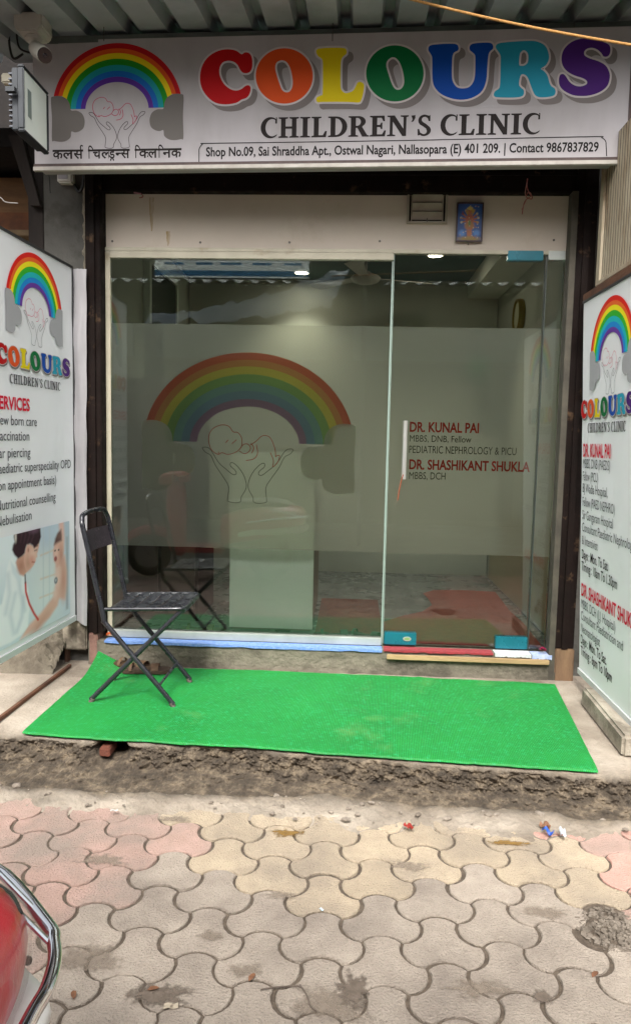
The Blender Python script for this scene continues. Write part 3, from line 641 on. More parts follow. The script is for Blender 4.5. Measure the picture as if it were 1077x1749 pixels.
FAT = [('#b80c12', [z4([(258,190),(255,165),(243,145),(222,141),(205,150),(180,133),(140,126),(95,133),(50,158),(18,200),(5,255),(12,310),(40,355),(80,385),(130,393),(180,385),(205,370),(228,362),(243,345),(250,318),(245,303),(232,300),(218,308),(205,318),(180,326),(150,318),(118,290),(100,250),(100,215),(115,190),(140,182),(165,186),(185,200),(197,222),(210,238),(228,242),(245,236),(256,218)])]),
 ('#d8501c', [z4(ell(412,255,138,134)), z4([(395,180),(375,190),(368,215),(375,250),(388,290),(400,320),(415,333),(435,332),(448,315),(453,290),(450,255),(440,215),(425,190),(410,181)])]),
 ('#ddc60e', [z4([(566,140),(572,125),(600,120),(650,118),(700,120),(712,130),(712,148),(700,158),(690,170),(685,200),(684,300),(690,325),(705,337),(725,335),(745,325),(757,305),(765,288),(778,283),(793,290),(798,305),(792,345),(782,375),(768,384),(720,381),(600,381),(575,383),(566,372),(570,358),(590,348),(597,335),(598,200),(592,172),(575,160)])]),
 ('#046a38', [z4(ell(946,243,139,136)), z4([(925,168),(908,185),(905,210),(915,245),(928,285),(942,312),(958,322),(975,318),(988,300),(991,275),(985,235),(972,195),(955,172),(940,165)])]),
 ('#0848a4', [z5([(88,130),(95,110),(130,103),(190,100),(225,103),(235,118),(232,133),(215,142),(206,160),(203,200),(203,260),(210,290),(228,312),(255,318),(285,312),(305,290),(315,255),(317,180),(315,155),(303,142),(290,130),(290,112),(305,100),(350,95),(390,96),(403,108),(402,125),(388,138),(380,160),(375,220),(370,280),(350,330),(310,360),(260,373),(205,368),(150,345),(118,310),(108,270),(107,200),(106,165),(98,148)])]),
 ('#2797b2', [z5([(417,120),(420,105),(440,96),(500,90),(580,86),(620,90),(655,108),(672,140),(675,175),(660,205),(636,222),(650,232),(668,255),(678,290),(688,308),(703,318),(708,335),(700,352),(670,360),(630,361),(608,350),(595,325),(582,290),(570,262),(555,250),(540,252),(533,270),(530,300),(540,315),(552,325),(553,345),(540,358),(500,363),(430,362),(410,357),(407,343),(415,330),(432,318),(438,290),(440,200),(440,160),(430,140)]), z5([(540,140),(533,155),(530,200),(540,208),(558,205),(572,190),(575,160),(568,140),(553,132)])]),
 ('#4a2072', [z5([(975,125),(972,148),(960,162),(942,162),(930,145),(910,128),(885,120),(860,125),(847,140),(850,158),(875,172),(915,185),(950,205),(968,235),(972,265),(960,305),(925,335),(875,352),(830,355),(790,350),(750,330),(728,305),(724,275),(730,252),(745,248),(757,258),(775,285),(800,303),(830,308),(858,298),(860,282),(840,268),(800,255),(765,235),(742,205),(737,165),(750,125),(785,92),(830,76),(880,76),(920,85),(955,97),(970,108)])])]
SB = onY(60, 284, -.40); SBR = onY(1072, 272, -.47)
SF = Fr(SB, SBR-SB, (0, 0, 1))
FATUV = [(col, [[SF.px(*p) for p in lp] for lp in lps]) for col, lps in FAT]
_all = [p for _, l in FATUV for q in l for p in q]; FX0, FX1 = min(p[0] for p in _all), max(p[0] for p in _all); FY0 = min(p[1] for p in _all); FY1 = max(p[1] for p in _all)
def fat_letters(fr, tf, d, sh, h, par, shadow='#7b7472', outline='#c9c2c1', nm='letter'):
    for k, (col, lps) in enumerate(FATUV):
        loops = [[(q.x, q.y) for q in catmull([(*tf(p), 0) for p in lp], 3)] for lp in lps]
        lt = put2d(MB(), fr, *fill2d(loops), h+.0012).build(nm, flat('letter_'+'red orange yellow green blue aqua purple'.split()[k], col), par)
        big = [offset_loop(loops[0], d)]+[offset_loop(q, -d) for q in loops[1:]]
        put2d(MB(), fr, *fill2d(big), h+.0008).build('outline', flat('letter_edge', outline), lt)
        big2 = [[(x+sh[0], y+sh[1]) for x, y in q] for q in big]
        put2d(MB(), fr, *fill2d(big2), h+.0003+k*.00003).build('drop_shadow', flat('letter_shadow', shadow), lt)
# serif capitals as outlines (em = 1)
def arcp(cx, cy, rx, ry, a0, a1, n=12): return [(cx+rx*math.cos(math.radians(a0+(a1-a0)*k/n)), cy+ry*math.sin(math.radians(a0+(a1-a0)*k/n))) for k in range(n+1)]
SER = {'I': (.46, [[(0,0),(.46,0),(.46,.06),(.34,.09),(.34,.91),(.46,.94),(.46,1),(0,1),(0,.94),(.12,.91),(.12,.09),(0,.06)]]),
 'H': (.92, [[(0,0),(.43,0),(.43,.06),(.32,.09),(.32,.44),(.60,.44),(.60,.09),(.49,.06),(.49,0),(.92,0),(.92,.06),(.81,.09),(.81,.91),(.92,.94),(.92,1),(.49,1),(.49,.94),(.60,.91),(.60,.55),(.32,.55),(.32,.91),(.43,.94),(.43,1),(0,1),(0,.94),(.11,.91),(.11,.09),(0,.06)]]),
 'L': (.70, [[(0,0),(.66,0),(.70,.30),(.62,.30),(.52,.10),(.33,.10),(.33,.91),(.45,.94),(.45,1),(0,1),(0,.94),(.11,.91),(.11,.09),(0,.06)]]),
 'E': (.72, [[(0,0),(.68,0),(.72,.29),(.65,.29),(.55,.10),(.33,.10),(.33,.45),(.46,.45),(.50,.35),(.56,.35),(.56,.67),(.50,.67),(.46,.56),(.33,.56),(.33,.90),(.52,.90),(.60,.73),(.67,.73),(.65,1),(0,1),(0,.94),(.11,.91),(.11,.09),(0,.06)]]),
 'N': (.95, [[(0,0),(.37,0),(.37,.06),(.25,.09),(.25,.70),(.68,0),(.85,0),(.85,.91),(.95,.94),(.95,1),(.59,1),(.59,.94),(.72,.91),(.72,.36),(.33,1),(0,1),(0,.94),(.12,.91),(.12,.09),(0,.06)]]),
 'D': (.86, [[(0,0),(.36,0)]+arcp(.36,.5,.50,.5,-90,90)+[(0,1),(0,.94),(.11,.91),(.11,.09),(0,.06)], [(.33,.10)]+arcp(.36,.5,.27,.40,-90,90)+[(.33,.90)]]),
 'R': (.90, [[(0,0),(.44,0),(.44,.06),(.33,.09),(.33,.43),(.40,.43),(.62,0),(.92,0),(.92,.06),(.84,.08),(.62,.46)]+arcp(.44,.73,.33,.27,-55,90)+[(0,1),(0,.94),(.11,.91),(.11,.09),(0,.06)], [(.33,.53)]+arcp(.38,.72,.17,.19,-90,90)+[(.33,.91)]]),
 'C': (.76, [arcp(.44,.5,.44,.52,52,310,22)+[(.76,.20),(.70,.14)]+arcp(.52,.5,.30,.42,300,62,22)+[(.66,.70),(.74,.70),(.74,1.0),(.68,1.0)]]),
 'S': (.62, [[(.03,.02),(.08,.02),(.13,.05)]+arcp(.30,.26,.31,.275,250,400,12)+[(.40,.56),(.26,.66)]+arcp(.33,.775,.135,.135,210,70,8)+[(.46,.84),(.50,.70),(.57,.70),(.57,.99),(.50,.96)]+arcp(.31,.74,.27,.28,70,225,10)+[(.26,.45),(.40,.34)]+arcp(.30,.22,.13,.14,45,-110,8)+[(.14,.16),(.09,.33),(.02,.33)]]),
 "'": (.28, [[(.06,.98),(.24,1.0),(.24,.86),(.16,.70),(.06,.66),(.12,.80)]]), ' ': (.30, [])}
def serif(fr, s, a0, a1, b, cap, h, mt, par, nm='letter', gap=.05, joined=False, slope=0.):
    W = sum(SER[c][0]+gap for c in s)-gap; k = (a1-a0)/W; x = 0; mbj = MB()
    for c in s:
        wd, lps = SER[c]
        if lps:
            mb = mbj if joined else MB()
            vs, fs = fill2d(lps); put2d(mb, fr, vs, fs, h, lambda p: (a0+(x+p[0])*k, b+p[1]*cap+slope*(x+p[0])*k))
            if not joined: mb.build(nm, mt, par)
        x += wd+gap
    if joined: mbj.build(nm, mt, par)
# print on the fixed glass
GF = Fr((-1.344, GY+.0068, 0), (1, 0, 0), (0, 0, 1))
def film_col(nm, col): 
    k = 'film_'+nm
    if k not in MATS: MATS[k] = film_material(k, L(col), .4, share=.6)
    return MATS[k]
gc = GF.px(423, 759); gl_, gr_ = GF.px(240, 740), GF.px(606, 740)
emblem(GF, gc[0], gc[1], gr_[0]-gl_[0], 0, gp, pal={'red': '#dd8770', 'orange': '#dba877', 'yellow': '#dcd478', 'green': '#9fc084', 'teal': '#94b6b0', 'blue': '#8fa9ba', 'violet': '#ab92a8'}, cloud='#dadace', baby='#b06058', hand='#6f7068', mk=film_col, lw=.0034, pick='_film', arc=.905)
DF = Fr((DX0, GY+.0068, 0), (1, 0, 0), (0, 0, 1))
for s, x0, y0, x1, cap, col in (('DR. KUNAL PAI', 699, 737, 817, 16, 'red'), ('MBBS, DNB, Fellow', 699, 754, 804, 11, 'dark'), ('PEDIATRIC NEPHROLOGY & PICU', 698, 773.5, 881, 12.5, 'dark'), ('DR. SHASHIKANT SHUKLA', 698, 801, 904, 16, 'red'), ('MBBS, DCH', 698, 818, 760, 12, 'dark')):
    a0, b0 = DF.px(x0, y0); a1, _ = DF.px(x1, y0); _, b1 = DF.px(x0, y0-cap); mb = MB()
    text(mb, DF, s, a0, a1, b0, b1-b0, -.0002, .028 if col == 'red' else 0); mb.build('lettering', film_material('film_text_'+col, L('#c0504a' if col == 'red' else '#55564d'), .75), gd)
# ================================================================== MAIN SIGN
flex = mat('white_flex', '#b3aeb0', '#aaa5a7', rough=.5, scale=2.2, col3='#9d9897', scale3=1.3, lo3=.45, hi3=.72, spec=.25, bump=.12, bscale=3, stretch=(1.6, 1, .5))
sg = thing('clinic_sign', SB, 'long white shop sign lettered COLOURS CHILDREN\'S CLINIC under the awning', 'sign')
SW = (SBR-SB).length; SH = SF.px(60, 70)[1]
def slab(fr, a0, b0, a1, b1, h0, h1): return MB().prism([fr(a0, b0, h0), fr(a1, b0, h0), fr(a1, b1, h0), fr(a0, b1, h0)], fr.n*(h1-h0))
# the flex skin, slightly wavy, on a box frame
MB().grid(90, 20, lambda s, t: SF(SW*s, SH*t, 0.0)).build('flex_face', flex, sg)
slab(SF, .001, .001, SW-.001, SH-.001, -.12, -.002).build('box', mat('sign_back', '#8c8683', rough=.7), sg)
brn = mat('brown_strip', '#4c3a36', '#3c2d2a', rough=.6, scale=20)
wst = mat('white_strip', '#b1aba2', '#9b948a', rough=.5, scale=14)
slab(SF, -.004, -.004, SW+.004, .010, .0005, .004).build('lower_band', brn, sg)
slab(SF, -.006, -.024, SW+.006, -.0045, -.012, .010).build('bottom_trim', wst, sg, bevel=.002)
slab(SF, SW-.012, .0105, SW+.004, SH, .0005, .003).build('end_band', brn, sg)
fat_letters(SF, lambda p: p, .0085, (.024, -.024), .0006, sg)
dkp = flat('dark_print', '#211a18')
a0, b0 = SF.px(445, 236); a1, b1 = SF.px(921, 229); _, bt = SF.px(448, 201)
serif(SF, "CHILDREN'S CLINIC", a0, a1, b0, bt-b0, .0008, dkp, sg, 'serif_letter')
mb = MB(); a0, b0 = SF.px(352, 268.5); a1, b1 = SF.px(1021, 257); _, bt = SF.px(352, 253.5)
text(mb, SF, 'Shop No.09, Sai Shraddha Apt., Ostwal Nagari, Nallasopara (E) 401 209. | Contact 9867837829', a0, a1, (b0+b1)/2, bt-b0, .0008, .022); mb.build('address_line', flat('black_print', '#171414'), sg)
mb = MB(); pts = [SF.px(*p) for p in ((340, 277), (340, 262), (340.5, 254), (346, 246.5), (356, 245), (500, 243), (690, 240), (860, 236.5), (1015, 233.5), (1026, 235), (1033, 241), (1034, 250), (1035, 267))]
ribbon(mb, SF, pts, .0042, .0008, False, 4); mb.build('address_border', flat('black_print', '#171414'), sg)
q0 = SF.px(80+517/4.308, 70+505/4.308); ql = SF.px(80+30/4.308, 187); qr = SF.px(80+1005/4.308, 187)
emblem(SF, q0[0], q0[1], qr[0]-ql[0], .0006, sg)
# hindi line, glyph by glyph in drawn order
HF = flat('dark_print', '#2c2422')
_, hb = SF.px(200, 70+862/4.308); _, ht = SF.px(200, 70+797/4.308); hc = (ht-hb)/.622
def hx_(z): return SF.px(80+z/4.308, 270)[0]
def glyph(mb, ch, z0, z1, cut=None):
    vs, fs = text2d(ch, .018); X0, X1 = min(v[0] for v in vs), max(v[0] for v in vs)
    if cut is not None:
        me = bpy.data.meshes.new('g'); me.from_pydata([(v[0], v[1], 0) for v in vs], [], fs); bm = bmesh.new(); bm.from_mesh(me)
        bmesh.ops.bisect_plane(bm, geom=bm.verts[:]+bm.edges[:]+bm.faces[:], plane_co=(X0+(X1-X0)*cut, 0, 0), plane_no=(1, 0, 0), clear_outer=True); bm.to_mesh(me); bm.free()
        vs = [(v.co.x, v.co.y) for v in me.vertices]; fs = [tuple(p.vertices) for p in me.polygons]; X1 = X0+(X1-X0)*cut
    k = (hx_(z1)-hx_(z0))/(X1-X0)
    hgl.append((vs, fs, lambda p: (hx_(z0)+(p[0]-X0)*k, hb+p[1]*hc)))
words = [[('क', 45, 122, None), ('ल', 118, 200, None), ('स', 198, 270, None)],
         [('ि', 305, 345, None), ('च', 338, 402, None), ('ल', 400, 458, .74), ('ड', 455, 505, None), ('न', 503, 548, .62), ('स', 545, 612, None)],
         [('ि', 648, 690, None), ('क', 678, 748, .82), ('ल', 745, 815, None), ('ि', 820, 860, None), ('न', 852, 918, None), ('क', 914, 992, None)]]
for wi, wd in enumerate(words):
    hgl = []; mbw = MB(); i = 0
    for g in wd: glyph(mbw, *g)
    for vs, fs, tf in hgl: put2d(mbw, SF, vs, fs, .0008+.00004*i, tf); i += 1
    z0, z1 = wd[0][1], wd[-1][2]
    ribbon(mbw, SF, [(hx_(z0), ht-.0045), (hx_(z1), ht-.0045)], .0085, .0008+.00004*i, False, 1)
    if wi == 0: ribbon(mbw, SF, [(hx_(252), ht), (hx_(250), ht+.012), (hx_(256), ht+.02), (hx_(268), ht+.016)], .006, .0011)
    if wi == 1: ribbon(mbw, SF, [(hx_(470), hb-.012), (hx_(482), hb+.004), (hx_(494), hb-.012)], .006, .0011)
    mbw.build('hindi_word', HF, sg)
# ================================================================== SIDE BOARDS
lit = mat('board_flex', '#efeff2', '#eaeaee', rough=.45, scale=1.5, spec=.35, bump=.04, bscale=4)
bframe = mat('board_frame', '#3a3a3c', rough=.5, metal=.4)
def board_common(fr, W, H, root, flip):
    MB().grid(30, 50, lambda s, t: fr(W*s, H*t, .0+.0025*fbm(s*3+flip, t*5))).build('flex_face', lit, root)
    slab(fr, .002, .002, W-.002, H-.002, -.05, -.006).build('box', mat('board_back', '#9a9a9c', rough=.7), root)
    slab(fr, -.004, H, W+.004, H+.012, -.055, .006).build('top_edge', bframe, root)
    slab(fr, -.004, -.03, W+.004, -.0005, -.055, .007).build('bottom_edge', mat('board_white_edge', '#c4c6c6', rough=.5), root)
PRB = {'red': '#dd1f1a', 'orange': '#ea6a2c', 'yellow': '#f2e21e', 'green': '#34b02e', 'teal': '#1fb5bd', 'blue': '#1a86d2', 'violet': '#6a3a9c'}
def pr(nm, col): return flat('bright_'+nm, col)
LFX = Vector((-1.517, -.15, .405)); Lu = Vector((.046, 1, 0)).normalized()
BW, BH = .85, 1.878
LF = Fr(LFX-Lu*BW, Lu, (0, 0, 1))
lb = thing('services_board', LF(BW/2, 0), 'white services board with doctor and baby photo, left of the shopfront', 'sign board')
board_common(LF, BW, BH, lb, 0)
fl = MB().grid(8, 40, lambda s, t: (-1.512+(.058+.016*t)*s+.004*fbm(t*7, s), -.146-.010*math.sin(s*3.1)+.012*fbm(s*2, t*8), .375+1.905*t-.03*s*(1-t)+.004*fbm(s*3, t*3, 2.)))
fl.build('loose_flap', mat('flap_flex', '#9c999b', '#8f8c8e', rough=.6, scale=3), lb, smooth='all')
slab(LF, BW+.0005, -.03, BW+.01, BH, -.05, .007).build('end_edge', bframe, lb)
cxl = BW/2+.004
sc_w = .56
_, bt = LF.px(57, 433); el_, er_ = LF.px(9, 520)[0], LF.px(105, 520)[0]; eW = (er_-el_)*1.02; ec = (el_+er_)/2
emblem(LF, ec, bt-453/975*eW, eW, .004, lb, pal=PRB, cloud='#a9a8ac', baby='#d77a90', hand='#77777c', mk=pr, pick='_board')
_, cb = LF.px(100, 645); _, ct = LF.px(100, 614)
def board_letters(fr, a0, a1, b0, b1, root):
    k = (a1-a0)/(FX1-FX0); kv = (b1-b0)/(FY1-FY0); fat_letters(fr, lambda p: (a0+(p[0]-FX0)*k, b0+(p[1]-FY0-(p[0]-FX0)*.0)*kv), .0028, (.006, -.007), .004, root, shadow='#b9b9be', outline='#ececf0')
cr_ = LF.px(118, 640)[0]
board_letters(LF, BW-cr_, cr_, 1.298, 1.395, lb)
serif(LF, "CHILDREN'S CLINIC", LF.px(16, 655)[0], LF.px(102, 663)[0], LF.px(60, 661)[1], .042, .0045, flat('grey_serif', '#4a484c'), lb, 'serif_text', .09, True)
def board_text(fr, s, a0, a1, b, cap, mt, root, bold=.0): mb = MB(); text(mb, fr, s, a0, a1, b, cap, .0045, bold); mb.build('text_line', mt, root)
redp = flat('red_print', '#cf1436'); grp = flat('grey_print', '#46464c'); blk_ = flat('black_print', '#171414')
A0 = .03
def rend(fr, x, y): return fr.px(x, y)
e = rend(LF, 50, 702); board_text(LF, 'SERVICES', .035, e[0], e[1], .055, redp, lb, .025)
for s, x, y in (('New born care', 62, 728), ('Vaccination', 49, 752.5), ('Ear piercing', 51, 780), ('Paediatric superspeciality OPD', 120, 799), ('(on appointment basis)', 95, 826), ('Nutritional counselling', 94, 855), ('Nebulisation', 53, 887)):
    e = rend(LF, x, y); board_text(LF, s, A0, e[0], e[1], .044, grp, lb, 0)
PX1 = LF.px(119, 1045)[0]
def Q(P):
    out = []
    for zx, zy in P:
        a, b = LF.px(zx/3.59, 680+zy/3.59); out.append(((a-.012)/(PX1-.012), (b-.028)/.507))
    return out
def doctor_photo(S, Tt):
    # print: a doctor in a white coat bends to a laughing baby, pale tiled room behind
    img = np.zeros((*S.shape, 3))+np.array(L('#d3dee8')[:3])
    B = lambda zx, zy, rx, ry, col, soft=.6, rot=0.: blob(img, S, Tt, *Q([(zx, zy)])[0], rx, ry, col, soft, rot)
    img = B(60, 900, .3, .3, '#eaf1f7'); img = B(290, 1100, .22, .4, '#e6eaec'); img = B(300, 830, .2, .15, '#c9d8e6'); img = B(410, 800, .1, .2, '#b7c6d2')
    for P in ([(245, 965), (330, 930)], [(240, 1225), (330, 1190)], [(245, 1110), (335, 1080)]): img = line(img, S, Tt, Q(P), .005, '#e2c9b4', .012)
    img = line(img, S, Tt, Q([(262, 800), (262, 1320)]), .004, '#c8d2da', .012); img = line(img, S, Tt, Q([(300, 800), (300, 1300)]), .004, '#ccd6dc', .012)
    img = poly(img, S, Tt, Q([(400, 850), (416, 846), (416, 1290), (400, 1298)]), '#a9b4bb', .012)
    # baby
    img = poly(img, S, Tt, Q([(355, 730), (384, 722), (392, 860), (388, 940), (366, 930), (362, 850)]), '#e9bfb0', .02)
    img = poly(img, S, Tt, Q([(338, 1030), (346, 1100), (334, 1160), (345, 1225), (395, 1235), (404, 1060), (394, 960), (365, 1010)]), '#e8bcab', .02)
    img = B(385, 1120, .05, .16, '#d39c8a', .8); img = B(350, 1080, .04, .1, '#f2d0c2', .8)
    img = poly(img, S, Tt, Q([(330, 890), (322, 950), (328, 1000), (345, 1036), (366, 1022), (384, 960), (376, 868), (350, 860)]), '#e6b5a3', .015)
    img = B(340, 950, .03, .05, '#f1cbbc', .8); img = B(372, 960, .03, .08, '#cf9785', .8)
    img = poly(img, S, Tt, Q([(328, 900), (334, 862), (350, 826), (371, 806), (374, 872), (352, 884), (340, 892)]), '#5d3d38', .018); img = B(360, 845, .03, .03, '#7d5a50', .8)
    img = B(337, 985, .022, .026, '#9c3f3c', .35); img = B(334, 935, .012, .010, '#4a2c28', .5); img = B(356, 930, .012, .010, '#4a2c28', .5)
    # arm towards the baby
    img = poly(img, S, Tt, Q([(120, 1480), (165, 1400), (240, 1325), (325, 1215), (345, 1165), (362, 1215), (350, 1270), (300, 1345), (225, 1405), (150, 1462)]), '#e6b7a6', .02); img = B(230, 1400, .14, .04, '#cf9a88', .9, .5); img = B(335, 1200, .03, .05, '#f0cdbf', .8)
    # doctor
    img = poly(img, S, Tt, Q([(72, 975), (50, 1000), (36, 1060), (30, 1150), (8, 1260), (-90, 1330), (-90, 1560), (60, 1500), (130, 1450), (168, 1400), (176, 1300), (168, 1170), (150, 1090), (120, 1080)]), '#f1f4f8', .012)
    for P, c_ in (([(110, 1080), (120, 1180), (150, 1300)], '#cdd6e0'), ([(45, 1080), (55, 1200), (30, 1320)], '#d3dbe4'), ([(90, 1200), (60, 1330), (80, 1440)], '#d0d8e2'), ([(140, 1220), (130, 1340), (100, 1430)], '#c9d2dd')): img = line(img, S, Tt, Q(P), .012, c_, .03)
    img = poly(img, S, Tt, Q([(62, 1000), (100, 1050), (128, 1110), (112, 1130), (70, 1070)]), '#dfe6ee', .012)
    img = poly(img, S, Tt, Q([(100, 985), (150, 950), (162, 1062), (142, 1092), (118, 1080), (92, 1010)]), '#d3a08d', .012); img = B(125, 1030, .04, .05, '#bd8672', .8)
    img = poly(img, S, Tt, Q([(207, 905), (238, 868), (236, 905), (228, 940), (221, 955), (224, 972), (214, 982), (216, 998), (207, 1006), (206, 1020), (194, 1034), (176, 1052), (160, 1066), (150, 1040), (142, 1000), (150, 930), (165, 890)]), '#e6b8a6', .008)
    img = B(170, 1010, .04, .06, '#cf9c88', .8); img = B(200, 960, .04, .05, '#f0cabb', .8); img = B(190, 990, .03, .03, '#e0a090', .9)
    img = poly(img, S, Tt, Q([(92, 806), (128, 776), (180, 764), (222, 770), (244, 800), (248, 850), (236, 888), (206, 922), (196, 902), (180, 892), (160, 900), (152, 925), (148, 950), (132, 968), (108, 985), (84, 962), (70, 930), (76, 900), (86, 880), (80, 850), (84, 822)]), '#382028', .010)
    for k in range(9): img = line(img, S, Tt, Q([(105+k*13, 785+4*abs(k-5)), (118+k*12, 830+2*k), (112+k*10, 880+k*2)]), .003, '#5e3f4c' if k % 2 else '#27151c', .012)
    img = B(205, 805, .05, .03, '#7b5a70', .9); img = B(130, 800, .05, .03, '#5e4452', .9); img = B(92, 850, .012, .05, '#d9cfc6', .6); img = B(168, 928, .018, .034, '#dfa996', .3); img = B(170, 932, .008, .018, '#b97f6c', .5)
    img = line(img, S, Tt, Q([(208, 935), (222, 930)]), .004, '#4a2c2a', .008); img = line(img, S, Tt, Q([(206, 912), (226, 905)]), .004, '#5a3832', .008); img = line(img, S, Tt, Q([(194, 1004), (208, 1006)]), .006, '#b4504e', .008)
    # stethoscope
    img = line(img, S, Tt, Q([(152, 1132), (155, 1190), (175, 1260), (205, 1320), (230, 1358)]), .011, '#d0281f', .007); img = line(img, S, Tt, Q([(150, 1085), (152, 1132)]), .008, '#33333a', .007); img = B(339, 1118, .026, .034, '#6e727a', .25); img = B(339, 1116, .012, .016, '#b9bdc4', .4)
    return np.clip(img, 0, 1)
pa0, pb0 = LF.px(0, 1110); pa1, pb1 = LF.px(119, 1045); _, pb2 = LF.px(119, 880)
painted('photo_print', LF, .012, pa1, .028, .535,   .0045, 220, 170, doctor_photo, lb)
# right board leans outwards a little
RT = Vector((1.135, -.20, 2.108)); RBm = Vector((1.212, -.262, .24))
RF = Fr(RBm, (.004, -1, 0), RT-RBm)
RW, RHh = .86, (RT-RBm).length
rb = thing('doctors_board', RF(RW/2, 0), 'white board listing two doctors and timings, right of the shopfront', 'sign board')
# the far edge is skewed: the face is a parallelogram-free rectangle starting at the far edge
board_common(RF, RW, RHh, rb, 4)
x_ = [RF.px(1005, 590), RF.px(1045, 506)]
eW2 = eW; ec2 = x_[1][0]
emblem(RF, ec2, x_[1][1]-453/975*eW2, eW2, .004, rb, pal=PRB, cloud='#a9a8ac', baby='#d77a90', hand='#77777c', mk=pr, pick='_board')
s0 = RF.px(991, 716); s1 = RF.px(991, 685)
board_letters(RF, s0[0]+.02, s0[0]+.72, s0[1], s1[1]+.004, rb)
c0 = RF.px(1004, 739); c1 = RF.px(1069, 737)
serif(RF, "CHILDREN'S CLINIC", c0[0], c1[0], c0[1], .045, .0045, flat('grey_serif', '#4a484c'), rb, 'serif_text', .09, True)
for s, x0, y0, x1, y1, cap, mt, bo in (('DR. KUNAL PAI', 990, 779, 1041, 782, .062, redp, .022), ('MBBS, DNB (PAEDS)', 990, 798, 1040, 807, .045, grp, 0), ('Fellow (PICU)', 990, 819, 1020, 827, .045, grp, 0), ('BJ Wadia Hospital,', 990, 839, 1036, 854, .045, grp, 0),
    ('Fellow (PAED NEPHRO)', 990, 862, 1048, 882, .045, grp, 0), ('Sir Gangaram Hospital', 990, 884, 1045, 904, .045, grp, 0), ('Consultant Paediatric Nephrologist', 990, 905, 1085, 948, .045, grp, 0), ('& Intensivist', 990, 927, 1019, 942, .045, grp, 0),
    ('Days : Mon. To Sat.', 990, 951, 1037, 973, .046, blk_, .012), ('Timing : 10am To 1.30pm', 990, 971, 1052, 1007, .046, blk_, .012), ('DR. SHASHIKANT SHUKLA', 990, 1014, 1088, 1070, .062, redp, .022), ('MBBS, DCH (J.J. Hospital)', 990, 1035, 1049, 1084, .045, grp, 0),
    ('Consultant Paediatrician and', 990, 1055, 1062, 1114, .045, grp, 0), ('Neonatologist', 990, 1076, 1023, 1103, .045, grp, 0), ('Days : Mon. To Sat.', 990, 1096, 1034, 1132, .046, blk_, .012), ('Timing : 6pm To 10pm', 990, 1115, 1043, 1170, .046, blk_, .012)):
    p0 = RF.px(x0, y0); p1 = RF.px(x1, y1); board_text(RF, s, max(.035, p0[0]+.02), p1[0]+.015, p0[1], cap, mt, rb, bo)
# rusty angle above it, finned wall unit, slab below
rust = mat('rusty_angle', '#6b4630', '#4b3022', rough=.85, scale=9, bump=.3)
ra = onP(1000, 505, (1.16, 0, 0), Vector((1, 0, 0)))
tag(MB().box((1.150, -1.15, 2.128), (1.20, -.19, 2.168)).build('steel_angle', rust, bevel=.003), 'rusty brown steel angle running above the right board', 'angle bar')
ac = thing('finned_unit', (1.3, -.55, 2.17), 'beige finned wall unit hanging above the right board', 'wall unit')
finm = mat('beige_fin', '#b0a48e', '#9a8d78', rough=.7, scale=5, col3='#6f5230', scale3=3., lo3=.55, hi3=.68, stretch=(1, 1, .4))
MB().box((1.191, -.92, 2.20), (1.55, -.30, 2.86)).build('case', mat('unit_case', '#352c21', '#292219', rough=.8, scale=5), ac, bevel=.006)  # case coloured dark to paint the shade in the shallow gaps between fins
fin = None
for k in range(17):
    y = -.357-k*.033
    if fin is None: o = MB().box((1.1890, -.0105, 2.208), (1.1906, .0105, 2.85)).build('fin', finm, ac); fin = o.data; o.location.y = y
    else: o = bpy.data.objects.new('fin', fin); C.objects.link(o); o.parent = ac; o.matrix_parent_inverse = Matrix.Translation(-ac.location); o.location.y = y
MB().box((1.178, -.342, 2.185), (1.1905, -.285, 2.86)).build('corner_post', finm, ac, bevel=.004)
MB().box((1.172, -.93, 2.182), (1.1905, -.343, 2.205)).build('bottom_lip', finm, ac, bevel=.003)
slabm = mat('slab_concrete', '#a89f90', '#8d8576', rough=.95, scale=7, col3='#766d60', scale3=4, bump=.7, bscale=90)
sq = [onZ(993, 1172, .215), onZ(1063, 1256, .215)]
u = (sq[1]-sq[0]); u.z = 0; n_ = Vector((-u.y, u.x, 0)).normalized(); 
base = [sq[0], sq[1], sq[1]+n_*.16, sq[0]+n_*.16]
base = [Vector((p.x, p.y, .118)) for p in base]
tag(MB().prism(base, (0, 0, .095)).build('concrete_slab', slabm, bevel=.012, seg=3), 'rough concrete slab lying under the right board', 'slab')
# ================================================================== AWNING
galv = mat('galvanised_sheet', '#a9b0b2', '#9aa1a3', rough=.42, metal=.2, scale=3, col3='#868d8e', scale3=2, lo3=.5, hi3=.7, bump=.05, bscale=20)
aw = thing('awning', (0, -.4, 3.3), 'grey corrugated metal awning over the clinic sign', 'awning')
def corr(x, per=.205):
    q = (x/per) % 1.0; h = .058
    if q < .64: return 0.
    if q < .72: return h*(q-.64)/.08
    if q < .92: return h
    return h*(1-(q-.92)/.08)
def awn(x, t, z0): return (x, .05-.86*t, z0+.076-.152*t+corr(x+.05))
xs = []
q = -12*.205
while q < 2.6:
    for f_ in (0, .64, .72, .92): xs.append(q+f_*.205-.05)
    q += .205
def awning_sheet(z0, thick):
    mb = MB(); k = len(xs)
    for dz in (0, thick):
        for t in (0, .5, 1): mb.v += [(x, (.05-1.04*t), z0+.078-.183*t+corr(x+.0501)+dz+.012*(x)) for x in xs]  # overhang lengthened beyond the view to keep sun off the sign
    n3 = 3*k
    for o in (0, n3):
        for r_ in range(2):
            for i in range(k-1): mb.f.append((o+r_*k+i, o+r_*k+i+1, o+(r_+1)*k+i+1, o+(r_+1)*k+i))
    for i in range(k-1): mb.f.append((2*k+i, 2*k+i+1, n3+2*k+i+1, n3+2*k+i))
    return mb
awning_sheet(3.362, .0018).build('sheet', galv, aw)
pa, pb_ = onY(98, 69, -.40), onY(1090, 43, -.44)
